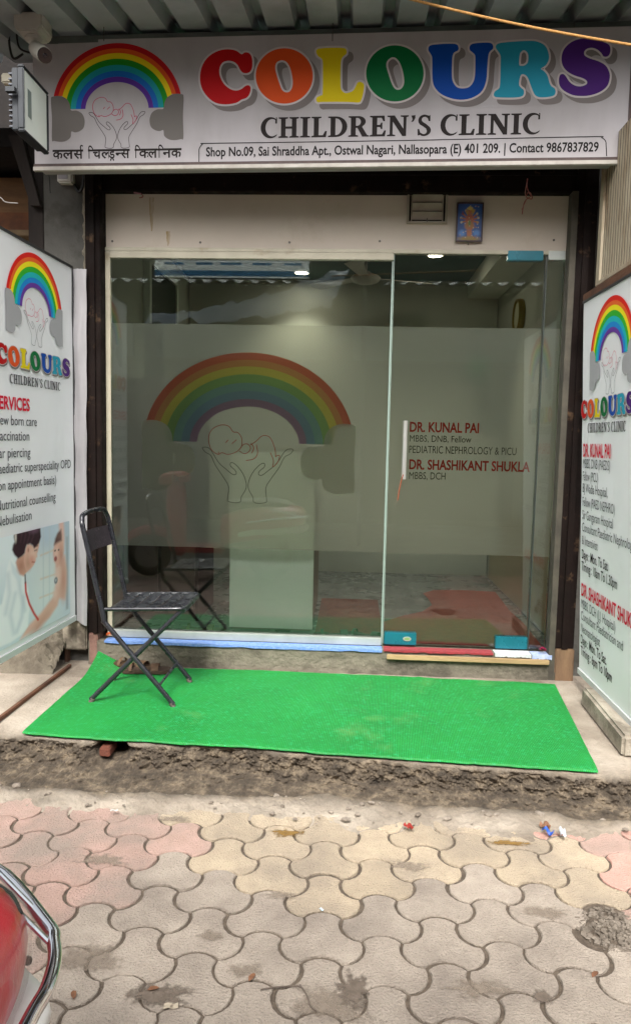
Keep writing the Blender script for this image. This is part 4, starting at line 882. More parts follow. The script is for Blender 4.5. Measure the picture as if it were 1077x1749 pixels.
d_ = (pb_-pa).normalized(); pa = pa-d_*.05; pb_ = pb_+d_*.6
MB().prism([pa+Vector((0, -.005, -.018)), pb_+Vector((0, -.005, -.018)), pb_+Vector((0, -.005, .018)), pa+Vector((0, -.005, .018))], (0, .03, 0)).build('purlin', mat('galv_purlin', '#656a67', '#555a57', rough=.5, metal=.4, scale=6), aw, bevel=.002)
for px_ in (182, 568, 975):
    p = onY(px_, 66, -.41); MB().tube([(p.x, -.446, p.z+.05), (p.x, -.448, p.z-.03)], .002, 6).build('tie_wire', sc_m, aw)
ropem = mat('orange_rope', '#b98a4e', '#9a6d38', rough=.85, scale=120, bump=.5, bscale=300)
r0, r1 = onY(690, -4, -.86), onY(1085, 78, -1.0)
cur = [r0.lerp(r1, k/14)+Vector((0, 0, -.012*math.sin(math.pi*k/14))) for k in range(-3, 18)]
tag(MB().tube(cur, .0052, 8).build('rope', ropem, smooth=True), 'taut tan rope slanting across the top right of the sign', 'rope')
# ---- cctv camera
wp = mat('white_plastic', '#bcb8ae', '#aeaa9f', rough=.45, scale=9)
cc = thing('cctv_camera', onY(57, 60, -.55), 'white bullet security camera with black front, hung under the awning', 'camera')
jb = onY(57, 48, -.56)
def octo(p, w_, h_, d2): 
    return MB().prism([(p.x-w_+.02, p.y-d2, p.z-h_), (p.x+w_-.02, p.y-d2, p.z-h_), (p.x+w_, p.y-d2, p.z-h_+.02), (p.x+w_, p.y-d2, p.z+h_), (p.x-w_, p.y-d2, p.z+h_), (p.x-w_, p.y-d2, p.z-h_+.02)], (0, 2*d2, 0))
octo(jb, .066, .042, .06).build('junction_box', wp, cc, bevel=.006)
MB().lathe([(.001, 0), (.036, 0), (.040, -.004), (.040, -.014), (.026, -.02), (.020, -.034), (.014, -.045), (.001, -.045)], T(jb.x+.005, jb.y, jb.z-.043)).build('base', wp, cc, smooth=True)
k0 = Vector((jb.x+.005, jb.y, jb.z-.086)); k1 = onY(76, 94, -.66); kd = (k1-k0).normalized()
MB().tube([k0, k0+kd*.02], .015, 14).build('knuckle', wp, cc, smooth=True)
Mq = Matrix.Translation(k0+kd*.018) @ kd.to_track_quat('Z', 'Y').to_matrix().to_4x4()
ln = (k1-k0).length
MB().lathe([(.001, -.004), (.024, 0), (.033, .006), (.0345, .02), (.0345, ln-.014), (.033, ln-.01), (.001, ln-.012)], Mq, 24).build('body', wp, cc, smooth=True)
MB().lathe([(.001, ln-.011), (.0325, ln-.0105), (.0315, ln-.004), (.001, ln-.0035)], Mq, 24).build('front', mat('lens_black', '#0b0c0d', rough=.15), cc, smooth=True)
MB().lathe([(.001, ln-.003), (.010, ln-.003), (.008, ln-.001), (.001, ln-.0005)], Mq, 16).build('lens', mat('lens_blue', '#101822', rough=.05), cc, smooth=True)
# ---- floodlight facing along the shopfront
fw = [onP(x, y, (-1.47, 0, 0), Vector((1, 0, 0))) for x, y in ((42, 114), (82, 164), (77, 272), (39, 224))]
FF = Fr((-1.47, fw[3].y, (fw[3].z+fw[2].z)/2), (0, 1, 0), (0, 0, 1))
fW = fw[1].y-fw[0].y+.02; fH = fw[0].z-fw[3].z
FF = Fr((-1.47, fw[3].y, fw[3].z), (0, 1, 0), (0, 0, 1))
fo = thing('floodlight', FF(fW/2, 0), 'black-framed LED floodlight with pale glass hanging beside the sign', 'floodlight')
blackm = mat('dark_grey_casting', '#2f3236', '#26292c', rough=.5, metal=.3, scale=15)
for a in ((0, 0, fW, .013), (0, fH-.013, fW, fH), (0, .0131, .012, fH-.0131), (fW-.012, .0131, fW, fH-.0131)): slab(FF, *a, -.02, .008).build('bezel', blackm, fo, bevel=.004)
slab(FF, .011, .012, fW-.011, fH-.012, -.004, .001).build('glass', mat('flood_glass', '#e9efe8', '#dfe7de', rough=.35, scale=3, spec=.3), fo)
slab(FF, fW*.2, fH*.3, fW*.34, fH*.72, .0012, .002).build('led_chip', mat('led_chip', '#7f8c86', rough=.3), fo)
slab(FF, .01, .01, fW-.01, fH-.01, -.05, -.0205).build('housing', blackm, fo, bevel=.004)
alu_f = mat('fin_alu', '#565960', rough=.6, metal=.2)
for k in range(11): slab(FF, .02, .03+k*(fH-.06)/10-.003, fW-.02, .03+k*(fH-.06)/10+.003, -.068, -.0505).build('fin', alu_f, fo)
slab(FF, -.03, fH*.55, -.004, fH*.62, -.06, -.02).build('bracket', blackm, fo)
cn = onY(20, 136, -.62); tag(MB().box((cn.x-.04, cn.y-.02, cn.z-.022), (cn.x+.035, cn.y+.02, cn.z+.022)).build('wire_connector', mat('cream_connector', '#b8b09a', rough=.5), bevel=.006), 'cream plastic wire connector beside the floodlight', 'connector')
# ---- socket box on the pillar
sk = thing('socket_box', (-1.56, -.09, 2.73), 'white plug socket box on the pillar below the sign', 'socket')
MB().box((-1.605, -.115, 2.735), (-1.522, -.062, 2.84)).build('box', wp, sk, bevel=.008)
MB().box((-1.598, -.119, 2.752), (-1.545, -.1155, 2.83)).build('face_plate', mat('socket_grey', '#8b868a', rough=.5), sk, bevel=.002)
for dx, dz in ((0, .02), (-.01, -.004), (.01, -.004)): MB().lathe([(.001, 0), (.0035, 0), (.0035, .001), (.001, .001)], T(-1.572+dx, -.1192, 2.795+dz) @ Matrix.Rotation(math.pi/2, 4, 'X'), 8).build('pin_hole', darkw, sk)
cab = mat('black_cable', '#141312', rough=.6)
def cable(nm, pts, rr, label): return tag(MB().tube(catmull(pts, 6, False), rr, 6).build(nm, cab, smooth=True), label, 'cable')
cable('cable', [onY(*p, -.3) for p in ((16, 55), (17, 80), (24, 100), (40, 92))], .006, 'black cable looping down beside the security camera box')
cable('cable', [onY(*p, -.32) for p in ((28, 40), (30, 70), (36, 84), (52, 90))], .005, 'thinner black cable bending towards the security camera')
cable('cable', [Vector((-1.53, -.07, 2.74)), Vector((-1.50, -.075, 2.70)), Vector((-1.475, -.08, 2.74)), Vector((-1.47, -.08, 2.86))], .008, 'black cable coming out under the socket box')
cable('cable', [onY(*p, -.1) for p in ((72, 284), (80, 295), (84, 300), (86, 330))], .003, 'thin dark cable hanging beside the timber post')
# ================================================================== GREEN CARPET
def carpet_material():
    M = mat('green_carpet', '#188c38', '#147e32', rough=.6, scale=3.2, col3='#6d9c58', scale3=3.4, lo3=.60, hi3=.95, spec=.4, speck=(55, '#229a58', .52, .72))
    t = M.node_tree; N = t.nodes; K = t.links; b = N['Principled BSDF']; g = N.new('ShaderNodeNewGeometry'); hs = None
    for rot, sc_, in ((0., 135.), (math.pi/2, 95.)):
        mp = N.new('ShaderNodeMapping'); mp.inputs['Rotation'].default_value = (0, 0, rot+.05); K.new(g.outputs['Position'], mp.inputs[0])
        wv = N.new('ShaderNodeTexWave'); wv.inputs['Scale'].default_value = sc_/6.283*2; wv.inputs['Distortion'].default_value = .6; wv.inputs['Detail'].default_value = 1; K.new(mp.outputs[0], wv.inputs[0])
        if hs is None: hs = wv.outputs[1]
        else:
            mm = N.new('ShaderNodeMath'); mm.operation = 'MULTIPLY'; K.new(hs, mm.inputs[0]); K.new(wv.outputs[1], mm.inputs[1]); hs = mm.outputs[0]
    bp = N.new('ShaderNodeBump'); bp.inputs['Strength'].default_value = .5; bp.inputs['Distance'].default_value = .003; K.new(hs, bp.inputs['Height']); K.new(bp.outputs[0], b.inputs['Normal'])
    prev = b.inputs['Base Color'].links[0].from_socket; x = N.new('ShaderNodeMix'); x.data_type = 'RGBA'; x.blend_type = 'MULTIPLY'
    r = N.new('ShaderNodeMapRange'); r.inputs[3].default_value = .60; r.inputs[4].default_value = 1.45; K.new(hs, r.inputs[0]); cb = N.new('ShaderNodeCombineColor')
    for i in range(3): K.new(r.outputs[0], cb.inputs[i])
    x.inputs[0].default_value = 1; K.new(prev, x.inputs[6]); K.new(cb.outputs[0], x.inputs[7]); K.new(x.outputs[2], b.inputs['Base Color']); return M
CZ = PZ+.010
fp = [onZ(x, y, CZ) for x, y in ((38, 1250), (110, 1257), (180, 1262), (250, 1264), (300, 1268), (420, 1273), (540, 1284), (650, 1291), (760, 1299), (900, 1309), (1021, 1317))]
bp_ = [Vector((-1.388, -.15, .205)), onZ(218, 1139, CZ), onZ(300, 1141, CZ), onZ(380, 1143, CZ), onZ(470, 1146, CZ), onZ(560, 1150, CZ), onZ(650, 1154, CZ), onZ(740, 1158, CZ), onZ(820, 1162, CZ), onZ(890, 1166, CZ), onZ(947, 1169, CZ)]
def samp(P, s): k = s*(len(P)-1); i = min(int(k), len(P)-2); return P[i].lerp(P[i+1], k-i)
def carpet(s, t, dz=0.):
    f = samp(fp, s); b = samp(bp_, s); p = f.lerp(b, t)
    if s < .1: p.z = CZ+(b.z-CZ)*max(0, (t-.72)/.28)**1.6
    z = p.z+.0035*fbm(p.x*3, p.y*3)+.0018*fbm(p.x*9, p.y*6)+.004*max(0, 1-abs(p.y+.62+.10*math.sin(p.x*2.1)+.03*p.x)/.025)*max(0, math.sin(p.x*2.4+1.))+.003*max(0, 1-abs(p.x-.45-.12*math.sin(p.y*3.))/.02)
    if t < .04: p.y -= .004*fbm(p.x*14, 3.); z -= .003*(1-t/.04)
    return (p.x, p.y, z+.0015+dz)
cmb = MB().grid(140, 60, carpet); n = 141
o_ = len(cmb.v); cmb.v += [(x, y, z-.006) for x, y, z in (carpet(i/140, 0) for i in range(n))]
cmb.f += [(i+o_, i+1+o_, i+1, i) for i in range(n-1)]
tag(cmb.build('carpet', carpet_material(), smooth='all'), 'bright green ribbed mat spread over the shop platform', 'carpet')
ri0, ri1 = onZ(-4, 1233, .125), onZ(120, 1139, .125)
dd = (ri1-ri0).normalized(); nn = Vector((-dd.y, dd.x, 0))*.008
tag(MB().prism([ri0-dd*.4-nn, ri1-nn, ri1+nn, ri0-dd*.4+nn], (0, 0, .016)).build('rusty_strip', rust), 'rusty iron strip set in the platform beside the green carpet', 'iron strip')
# ================================================================== FOLDING CHAIR
chm = mat('chair_black_paint', '#1b1c20', '#24252a', rough=.3, scale=14, col3='#5c5f68', scale3=42, lo3=.66, hi3=.74, spec=.6, roughvar=.15)
ch = thing('folding_chair', (-1.0, -.58, CZ), 'worn black steel folding chair on the green carpet', 'chair')
YN, YF = -.757, -.393
def cn(x, y): p = onY(x, y, YN); return Vector((p.x, p.z))
top = 1.035; TR = .0118
def P3(xz, y): return Vector((xz[0], y, xz[1]))
nf, nbend, nseat, ntop = Vector((-.818, CZ+.012)), Vector((-1.145, .527)), Vector((-1.158, .585)), Vector((-1.243, .965))
path = []
for y in (YN,):
    path += [P3(nf, y), P3(nf.lerp(nbend, .93), y), P3(nbend, y), P3(nbend.lerp(nseat, .6), y), P3(nseat.lerp(ntop, .5), y), P3(ntop, y)]
path += [Vector((-1.253, YN+.012, 1.005)), Vector((-1.258, YN+.045, 1.030)), Vector((-1.259, (YN+YF)/2, 1.037)), Vector((-1.258, YF-.045, 1.030)), Vector((-1.253, YF-.012, 1.005))]
path += [P3(ntop, YF), P3(nseat.lerp(ntop, .5), YF), P3(nbend.lerp(nseat, .6), YF), P3(nbend, YF), P3(nf.lerp(nbend, .93), YF), P3(nf, YF)]
MB().tube(catmull(path, 4, False), TR, 12).build('back_frame', chm, ch, smooth=True)
ra_, rf_ = Vector((-1.222, CZ+.012)), Vector((-.80, .575)); ins = .022
path = [P3(ra_, YN+ins), P3(ra_.lerp(rf_, .5), YN+ins), P3(rf_, YN+ins), Vector((rf_.x+.02, YN+ins+.02, rf_.y+.012)), Vector((rf_.x+.02, YF-ins-.02, rf_.y+.012)), P3(rf_, YF-ins), P3(ra_.lerp(rf_, .5), YF-ins), P3(ra_, YF-ins)]
MB().tube(catmull(path, 4, False), TR, 12).build('leg_frame', chm, ch, smooth=True)
sr, sf = Vector((-1.146, .588)), Vector((-.775, .600))
path = [P3(sr, YN+.006), P3(sf-Vector((.05, .0)), YN+.006), Vector((sf.x-.008, YN+.022, sf.y)), Vector((sf.x, YN+.06, sf.y)), Vector((sf.x, YF-.06, sf.y)), Vector((sf.x-.008, YF-.022, sf.y)), P3(sf-Vector((.05, .0)), YF-.006), P3(sr, YF-.006)]
MB().tube(catmull(path, 4, False), .0095, 10).build('seat_rail', chm, ch, smooth=True)
for k in range(6):
    a0 = sr.lerp(sf, .04+k*.158); a1 = sr.lerp(sf, .04+k*.158+.146)
    def sg_(s, t, a0=a0, a1=a1): q = a0.lerp(a1, s); return (q.x, YN+.014+(YF-YN-.028)*t, q.y+.004+.005*math.sin(math.pi*s)-.010*math.sin(math.pi*t)*.5)
    MB().grid(4, 8, sg_).build('seat_slat', chm, ch, smooth='all')
b0, b1 = nseat.lerp(ntop, .80), nseat.lerp(ntop, .985-.0)
b0 = Vector((-1.229, .845)); b1 = Vector((-1.249, .945))
def bk(s, t, o=0.): q = b0.lerp(b1, t); return (q.x-.022*math.sin(math.pi*s)+o+.002, YN+.006+(YF-YN-.012)*s, q.y)
bpm = mat('chair_back_plate', '#2a2328', '#3a3238', rough=.5, scale=40, detail=8, col3='#6b5a5c', scale3=70, lo3=.6, hi3=.7, bump=.3, bscale=120)
mb = MB().grid(12, 4, lambda s, t: bk(s, t)); mb.grid(12, 4, lambda s, t: bk(s, t, -.003)); mb.build('backrest', bpm, ch, smooth='all')
cb0 = nf.lerp(nbend, .22)
MB().tube([P3(cb0, YN), P3(cb0, YF)], .007, 10).build('stretcher', chm, ch, smooth=True)
cb1 = ra_.lerp(rf_, .24); MB().tube([P3(cb1, YN+ins), P3(cb1, YF-ins)], .007, 10).build('stretcher', chm, ch, smooth=True)
capm = mat('chair_foot_cap', '#6a5f58', '#3a3532', rough=.8, scale=40)
for q, y in ((nf, YN), (nf, YF), (ra_, YN+ins), (ra_, YF-ins)):
    MB().tube([(q.x, y, CZ-.001), (q.x+(-.010 if q is nf else .010), y, CZ+.020)], .0128, 12).build('foot_cap', capm, ch, smooth=True)
for y in (YN+.011, YF-.011):
    q = Vector((-1.008, .357)); MB().tube([(q.x, y-.012, q.y), (q.x, y+.012, q.y)], .006, 10).build('pivot_bolt', sc_m, ch)
# ================================================================== SANDALS
def sandal(loc, rz, sole, strap, label, group=None, L_=.25, tilt=0.):
    t = thing('sandal', loc, label, 'sandal', group); sm_ = mat('sole_'+sole, sole, rough=.8, scale=30, bump=.3); st_ = mat('strap_'+strap, strap, rough=.7, scale=30, bump=.2)
    M = Matrix.Translation(loc) @ Matrix.Rotation(rz, 4, 'Z') @ Matrix.Rotation(tilt, 4, 'X')
    out = [(0, .034), (.05, .040), (.12, .034), (.18, .045), (.225, .040), (.25, .018), (.25, -.012), (.22, -.042), (.17, -.046), (.11, -.036), (.05, -.036), (0, -.030), (-.012, 0)]
    P = [(q.x*L_/.25, q.y) for q in catmull([(*p, 0) for p in out], 3)]; n = len(P)
    vs = [M @ Vector((x, y, 0)) for x, y in P]+[M @ Vector((x, y, .020+.006*(x < .08))) for x, y in P]
    MB().add(vs, [tuple(range(n))[::-1], tuple(range(n, 2*n))]+[(i, (i+1) % n, n+(i+1) % n, n+i) for i in range(n)]).build('sole', sm_, t, bevel=.003)
    for x0, x1, hh in ((.145, .185, .030), (.03, .045, .034)):
        def f(s, q): a = math.pi*s; return M @ Vector((x0+(x1-x0)*q, .042*math.cos(a), .018+hh*math.sin(a)))
        MB().grid(12, 2, f).build('strap', st_, t, smooth='all')
    return t
s1 = onZ(195, 1135, CZ+.004); s2 = onZ(226, 1158, CZ+.004)
sandal(Vector((-1.275, -.185, CZ+.004)), -.25, '#46321f', '#5f4832', 'brown leather sandal by the sill behind the chair legs, against the corner', None)
sandal(Vector((-1.20, -.285, CZ+.004)), .12, '#3d2c20', '#573f2c', 'brown leather sandal lying flat under the folding chair seat', None)
# ================================================================== INTERIOR
dsk = thing('reception_counter', (-.47, .6, FZ), 'pale reception counter end panel just behind the glass', 'counter')
pale = mat('pale_laminate', '#e6ebde', '#e0e6d8', rough=.35, scale=2)
MB().box((-.702, .125, FZ+.045), (-.212, .15, 1.33)).build('end_panel', pale, dsk, bevel=.002)
MB().box((-.69, .1505, FZ+.03), (-.225, 1.1, 1.28)).build('cabinet', mat('counter_body', '#8f8a78', rough=.5), dsk)
MB().box((-.715, .118, 1.331), (-.20, 1.14, 1.36)).build('counter_top', mat('counter_top', '#b5b3a0', rough=.3), dsk, bevel=.004)
cup = thing('cupboard', (-1.15, .7, FZ), 'dark brown cupboard against the left inside wall', 'cupboard')
cm = mat('dark_cupboard', '#3a2e28', '#2c231e', rough=.6, scale=5)
MB().box((-1.43, .42, FZ), (-.95, .95, 1.75)).build('case', cm, cup, bevel=.004)
for k in range(2): MB().box((-1.415+.235*k, .402, FZ+.08), (-1.20+.235*k, .419, 1.70)).build('door', mat('cupboard_door', '#4a3a32', rough=.5), cup, bevel=.003)
grd = thing('inner_door', (-1.43, 1.38, FZ), 'dark green inner door on the left side wall of the clinic', 'door')
MB().box((-1.4495, 1.02, FZ), (-1.415, 1.75, 2.58)).build('leaf', mat('dark_green_door', '#12301f', rough=.5), grd, bevel=.003)
for a, b in (((-1.4495, .97, FZ), (-1.405, 1.019, 2.63)), ((-1.4495, 1.751, FZ), (-1.405, 1.80, 2.63)), ((-1.4495, 1.0195, 2.581), (-1.405, 1.7505, 2.63))): MB().box(a, b).build('frame', pale, grd)
cfn = thing('ceiling_fan', (.06, 1.62, 2.5), 'white ceiling fan inside the clinic behind the door glass', 'fan')
MB().tube([(.06, 1.62, 2.76), (.06, 1.62, 2.65)], .012, 10).build('rod', wp, cfn, smooth=True)
MB().lathe([(.001, .05), (.03, .05), (.05, .03), (.10, .015), (.115, 0), (.10, -.025), (.06, -.04), (.001, -.042)], T(.06, 1.62, 2.625)).build('motor', wp, cfn, smooth=True)
for k in range(3):
    M = T(.06, 1.62, 2.625) @ Matrix.Rotation(.35+k*2*math.pi/3, 4, 'Z') @ Matrix.Rotation(.2, 4, 'X')
    MB().prism([M @ Vector(p) for p in ((.10, -.03, 0), (.52, -.065, 0), (.55, 0, 0), (.52, .065, 0), (.10, .03, 0))], (0, 0, .005)).build('blade', wp, cfn)
clk = thing('wall_clock', (1.19, 1.5, 2.3), 'round gold-rimmed clock on the right inside wall', 'clock')
Mx = T(1.198, 1.45, 2.33) @ Matrix.Rotation(-math.pi/2, 4, 'Y')
MB().lathe([(.001, 0), (.12, 0), (.124, .02), (.12, .045), (.108, .045), (.104, .03), (.001, .03)], Mx, 32).build('case', mat('clock_gold', '#8f8040', rough=.35, metal=.4), clk, smooth=True)
MB().lathe([(.001, .0305), (.102, .0305), (.102, .032), (.001, .032)], Mx, 32).build('dial', mat('clock_dial', '#b9b99a', rough=.4), clk)
bal = MB().lathe([(.001, -.11), (.05, -.1), (.09, -.06), (.11, 0), (.09, .06), (.05, .1), (.001, .11)], T(.95, 2.1, 1.96)).build('green_balloon', mat('balloon_green', '#1f6a35', rough=.3), smooth=True); tag(bal, 'round green balloon near the right inside wall', 'balloon')
tag(MB().lathe([(.001, 0), (.03, 0), (.035, .02), (.025, .045), (.001, .05)], T(.95, 2.348, 2.16) @ Matrix.Rotation(math.pi/2, 4, 'X'), 16).build('dome_sensor', mat('sensor_black', '#121416', rough=.2), smooth=True), 'small black dome sensor on the back wall of the clinic', 'sensor')
em = emat('lamp_lit', '#fff4dc', 20)
for k, (x, y, z) in enumerate(((515, 465, 2.758), (743, 435, 2.758))):
    p = onZ(x, y, z); t = thing('downlight', (p.x, p.y, z), 'lit round downlight in the clinic ceiling '+('above the counter' if k == 0 else 'behind the door'), 'light', 'ceiling downlights')
    MB().lathe([(.001, 0), (.055, 0), (.05, -.006), (.001, -.006)], T(p.x, p.y, z)).build('lens', em, t, smooth=True)
    MB().lathe([(.056, 0), (.07, 0), (.066, -.008), (.056, -.008)], T(p.x, p.y, z)).build('ring', wp, t, smooth=True)
    ld = bpy.data.lights.new('downlight_lamp', 'SPOT'); ld.energy = 14; ld.spot_size = math.radians(105); ld.spot_blend = .8; ld.shadow_soft_size = .06; ld.color = (1, .94, .80)
    lo_ = bpy.data.objects.new('downlight_lamp', ld); C.objects.link(lo_); lo_.location = (0, 0, -.03); lo_.parent = t
# red rug with a wavy edge
rugm = mat('red_rug', '#9a4630', '#8a3e2c', rough=.8, scale=20, bump=.3, bscale=200)
rp = [onZ(x, y, FZ+.004) for x, y in ((655, 1063), (690, 1052), (720, 1046), (738, 1034), (730, 1022), (722, 1014), (740, 1009), (790, 1009), (845, 1012), (870, 1045))]
loop = [(.215, .05), (.215, .42)]+[(p.x, p.y) for p in rp]+[(1.12, .6), (1.10, .05)]
vs, fs = fill2d([loop]); mb = MB(); mb.add([(x, y, FZ+.004) for x, y in vs], up_faces(vs, fs)); mb.add([(x, y, FZ+.009) for x, y in vs], up_faces(vs, fs))
k = len(loop); tag(mb.build('red_rug', rugm), 'brick red rug with a wavy edge inside the glass door', 'rug')
tag(MB().box((-.20, .06, FZ+.002), (.205, 1.18, FZ+.008)).build('red_mat', mat('brown_red_mat', '#7d4433', '#6a3a2c', rough=.8, scale=20)), 'dull red floor mat beside the counter behind the fixed pane', 'floor mat')
sandal(Vector((-.19, .085, FZ+.009)), .1, '#27382f', '#2f5244', 'dark green sandal inside the glass next to the counter panel')
sandal(Vector((.0, .135, FZ+.009)), -.35, '#22332b', '#3b5f4e', 'dark green sandal inside the glass, set askew on the dull red mat')
sandal(Vector((-.98, .13, FZ+.003)), .1, '#4a4a30', '#6a6a40', 'flat olive sandal inside the glass left of the counter panel')
bsk = MB().grid(1, 1, lambda s, t: (1.185, .32+1.9*s, FZ+.01+.62*t)).build('wainscot', mat('wainscot', '#a89f7e', rough=.5), bld)
# ================================================================== SCOOTER (its tail and chrome guard reach into view)
def loft(secs, n=20, cap=True, pw=2.6):
    mb = MB(); vs = []
    for (x, yc, zc, hw, hh) in secs:
        for k in range(n):
            a = 2*math.pi*k/n; c, s = math.cos(a), math.sin(a); vs.append((x, yc+hw*math.copysign(abs(c)**(2/pw), c), zc+hh*math.copysign(abs(s)**(2/pw), s)))
    m_ = len(secs); fs = [(i*n+k, i*n+(k+1) % n, (i+1)*n+(k+1) % n, (i+1)*n+k) for i in range(m_-1) for k in range(n)]
    return mb.add(vs, fs+([tuple(range(n))[::-1], tuple(range((m_-1)*n, m_*n))] if cap else []))
YC = -3.255
scooter = thing('scooter', (-1.35, YC, 0), 'red scooter wrapped in clear plastic with chrome tail guard, parked at the left', 'scooter')
redm = mat('scooter_red', '#c0102a', '#a80d24', rough=.3, scale=5, col3='#bf4a60', scale3=7, lo3=.52, hi3=.66, coat=.25, bump=.45, bscale=16, stretch=(.5, 1.6, 1))  # paler pink streaks paint the sheen of wrinkled plastic into the red
chrome = mat('chrome', '#d5d8dc', rough=.08, metal=1.0)
wht = mat('scooter_white', '#dcdad5', '#d0cdc7', rough=.35, scale=9)
blkp = mat('black_rubber', '#121212', rough=.7)
loft([(-.452, YC, .640, .06, .03), (-.458, YC, .640, .12, .055), (-.475, YC, .640, .17, .08), (-.52, YC, .64, .215, .10), (-.62, YC, .63, .245, .125), (-.85, YC, .58, .24, .16), (-1.1, YC, .53, .20, .17), (-1.28, YC, .48, .15, .16)]).build('tail_body', redm, scooter, smooth='all')
loft([(-.425, YC, .535, .09, .012), (-.432, YC, .535, .15, .024), (-.455, YC, .533, .19, .034), (-.51, YC, .53, .235, .042), (-.66, YC, .52, .258, .05), (-.95, YC, .50, .24, .05), (-1.1, YC, .47, .2, .05)]).build('lower_panel', wht, scooter, smooth='all')
def wrap_material():
    M = bpy.data.materials.new('clear_plastic'); M.use_nodes = True; t = M.node_tree; N = t.nodes; K = t.links; N.remove(N['Principled BSDF'])
    tr = N.new('ShaderNodeBsdfTransparent'); gl = N.new('ShaderNodeBsdfGlossy'); gl.inputs['Roughness'].default_value = .22
    g = N.new('ShaderNodeNewGeometry'); mp = N.new('ShaderNodeMapping'); mp.inputs['Scale'].default_value = (5, 11, 6); mp.inputs['Rotation'].default_value = (.3, .5, .6); K.new(g.outputs['Position'], mp.inputs[0])
    n = N.new('ShaderNodeTexNoise'); n.inputs['Scale'].default_value = 1.6; n.inputs['Detail'].default_value = 4; n.inputs['Distortion'].default_value = 1.2; K.new(mp.outputs[0], n.inputs[0])
    b = N.new('ShaderNodeBump'); b.inputs['Strength'].default_value = .6; b.inputs['Distance'].default_value = .02; K.new(n.outputs[0], b.inputs['Height']); K.new(b.outputs[0], gl.inputs['Normal'])
    lw_ = N.new('ShaderNodeLayerWeight'); K.new(b.outputs[0], lw_.inputs['Normal']); f = N.new('ShaderNodeMapRange'); f.inputs[3].default_value = .05; f.inputs[4].default_value = .22; lw_.inputs[0].default_value = .35; K.new(lw_.outputs['Facing'], f.inputs[0])
    mx = N.new('ShaderNodeMixShader'); K.new(f.outputs[0], mx.inputs[0]); K.new(tr.outputs[0], mx.inputs[1]); K.new(gl.outputs[0], mx.inputs[2]); K.new(mx.outputs[0], N['Material Output'].inputs[0]); return M
wr = loft([(-.446, YC, .642, .062, .033), (-.452, YC, .642, .124, .059), (-.469, YC, .642, .175, .085), (-.515, YC, .642, .221, .105), (-.60, YC, .632, .250, .130), (-.72, YC, .61, .252, .148), (-.85, YC, .58, .246, .166)], 40, False)
wr.v = [(x+.004*fbm(x*20, y*20, z*20), y+.008*fbm(x*14, y*9, z*22), z+.008*fbm(x*12+4, y*22, z*9)) for x, y, z in wr.v]
wr.build('plastic_wrap', wrap_material(), scooter, smooth='all')
seam = [(x, YC+w_*math.cos(.5), z_+h_*math.sin(.5)*1.25) for x, z_, w_, h_ in ((-.475, .64, .172, .081), (-.52, .64, .217, .101), (-.62, .63, .247, .126), (-.85, .58, .242, .161))]
MB().tube(catmull(seam, 5, False), .0025, 6).build('panel_seam', blkp, scooter, smooth=True)
for x in (-.50, -.58): MB().lathe([(.001, 0), (.008, 0), (.007, .004), (.001, .005)], T(x, YC+.22+.02*(x < -.55), .56) @ Matrix.Rotation(-math.pi/2, 4, 'X'), 12).build('bolt', sc_m, scooter)
gpts = [onZ(x, y, .655) for x, y in ((60, 1552), (80, 1578), (92, 1610), (93, 1645), (80, 1690), (60, 1725), (42, 1752))]
gp2 = [Vector((-1.0, YC+.33, .60)), Vector((-.74, YC+.335, .64)), Vector((-.60, YC+.315, .655))]+[Vector(p) for p in gpts[1:6]]
tip = gp2[-1]; mirror = [Vector((p.x, 2*YC-p.y, p.z)) for p in gp2[::-1]]
mirror = [p for p in mirror if p.y < tip.y-.02]
MB().tube(catmull(gp2+mirror, 5, False), .0105, 14).build('chrome_guard', chrome, scooter, smooth=True)
for (x0, y0), (x1, y1), rr in (((-20, 1472), (68, 1562), .0042), ((-20, 1506), (86, 1612), .0045)):
    p0, p1 = onZ(x0, y0, .69), onZ(x1, y1, .657); d = p0-p1; MB().tube([p1, p0+d*1.5], rr, 8).build('guard_stay', chrome, scooter, smooth=True)
loft([(-.62, YC, .755, .09, .02), (-.64, YC, .765, .13, .035), (-.8, YC, .78, .145, .045), (-1.05, YC, .765, .14, .045), (-1.22, YC, .755, .115, .04), (-1.25, YC, .75, .08, .02)]).build('seat', mat('seat_black', '#17171a', rough=.55), scooter, smooth='all')
def wheel(x, r):
    M = T(x, YC, r) @ Matrix.Rotation(math.pi/2, 4, 'X'); h = .05
    t = MB().lathe([(r*.62, -h), (r*.86, -h), (r*.97, -h*.6), (r, 0), (r*.97, h*.6), (r*.86, h), (r*.62, h)], M, 32).build('wheel', blkp, scooter, smooth=True)
    MB().lathe([(.02, -.045), (r*.6, -.042), (r*.63, 0), (r*.6, .042), (.02, .045)], M, 24).build('rim', mat('rim_grey', '#7c7f84', rough=.35, metal=.7), t, smooth=True)
wheel(-.80, .225); wheel(-2.03, .225)
MB().box((-1.72, YC-.17, .27), (-1.24, YC+.17, .33)).build('footboard', redm, scooter, bevel=.02)
loft([(-1.66, YC, .55, .06, .30), (-1.69, YC, .58, .19, .37), (-1.75, YC, .60, .20, .38), (-1.80, YC, .62, .14, .36), (-1.84, YC, .64, .06, .30)]).build('leg_shield', redm, scooter, smooth='all')
loft([(-1.84, YC, .44, .06, .05), (-1.95, YC, .47, .08, .05), (-2.08, YC, .47, .08, .05), (-2.2, YC, .42, .06, .05), (-2.26, YC, .36, .04, .04)]).build('front_fender', redm, scooter, smooth='all')
MB().tube([(-2.03, YC, .22), (-1.80, YC, .95)], .02, 10).build('fork', mat('fork_black', '#1a1a1c', rough=.5), scooter)
loft([(-1.62, YC, 1.0, .05, .04), (-1.70, YC, 1.01, .14, .06), (-1.80, YC, 1.0, .15, .065), (-1.88, YC, .98, .10, .06), (-1.92, YC, .97, .05, .04)]).build('headset', redm, scooter, smooth='all')
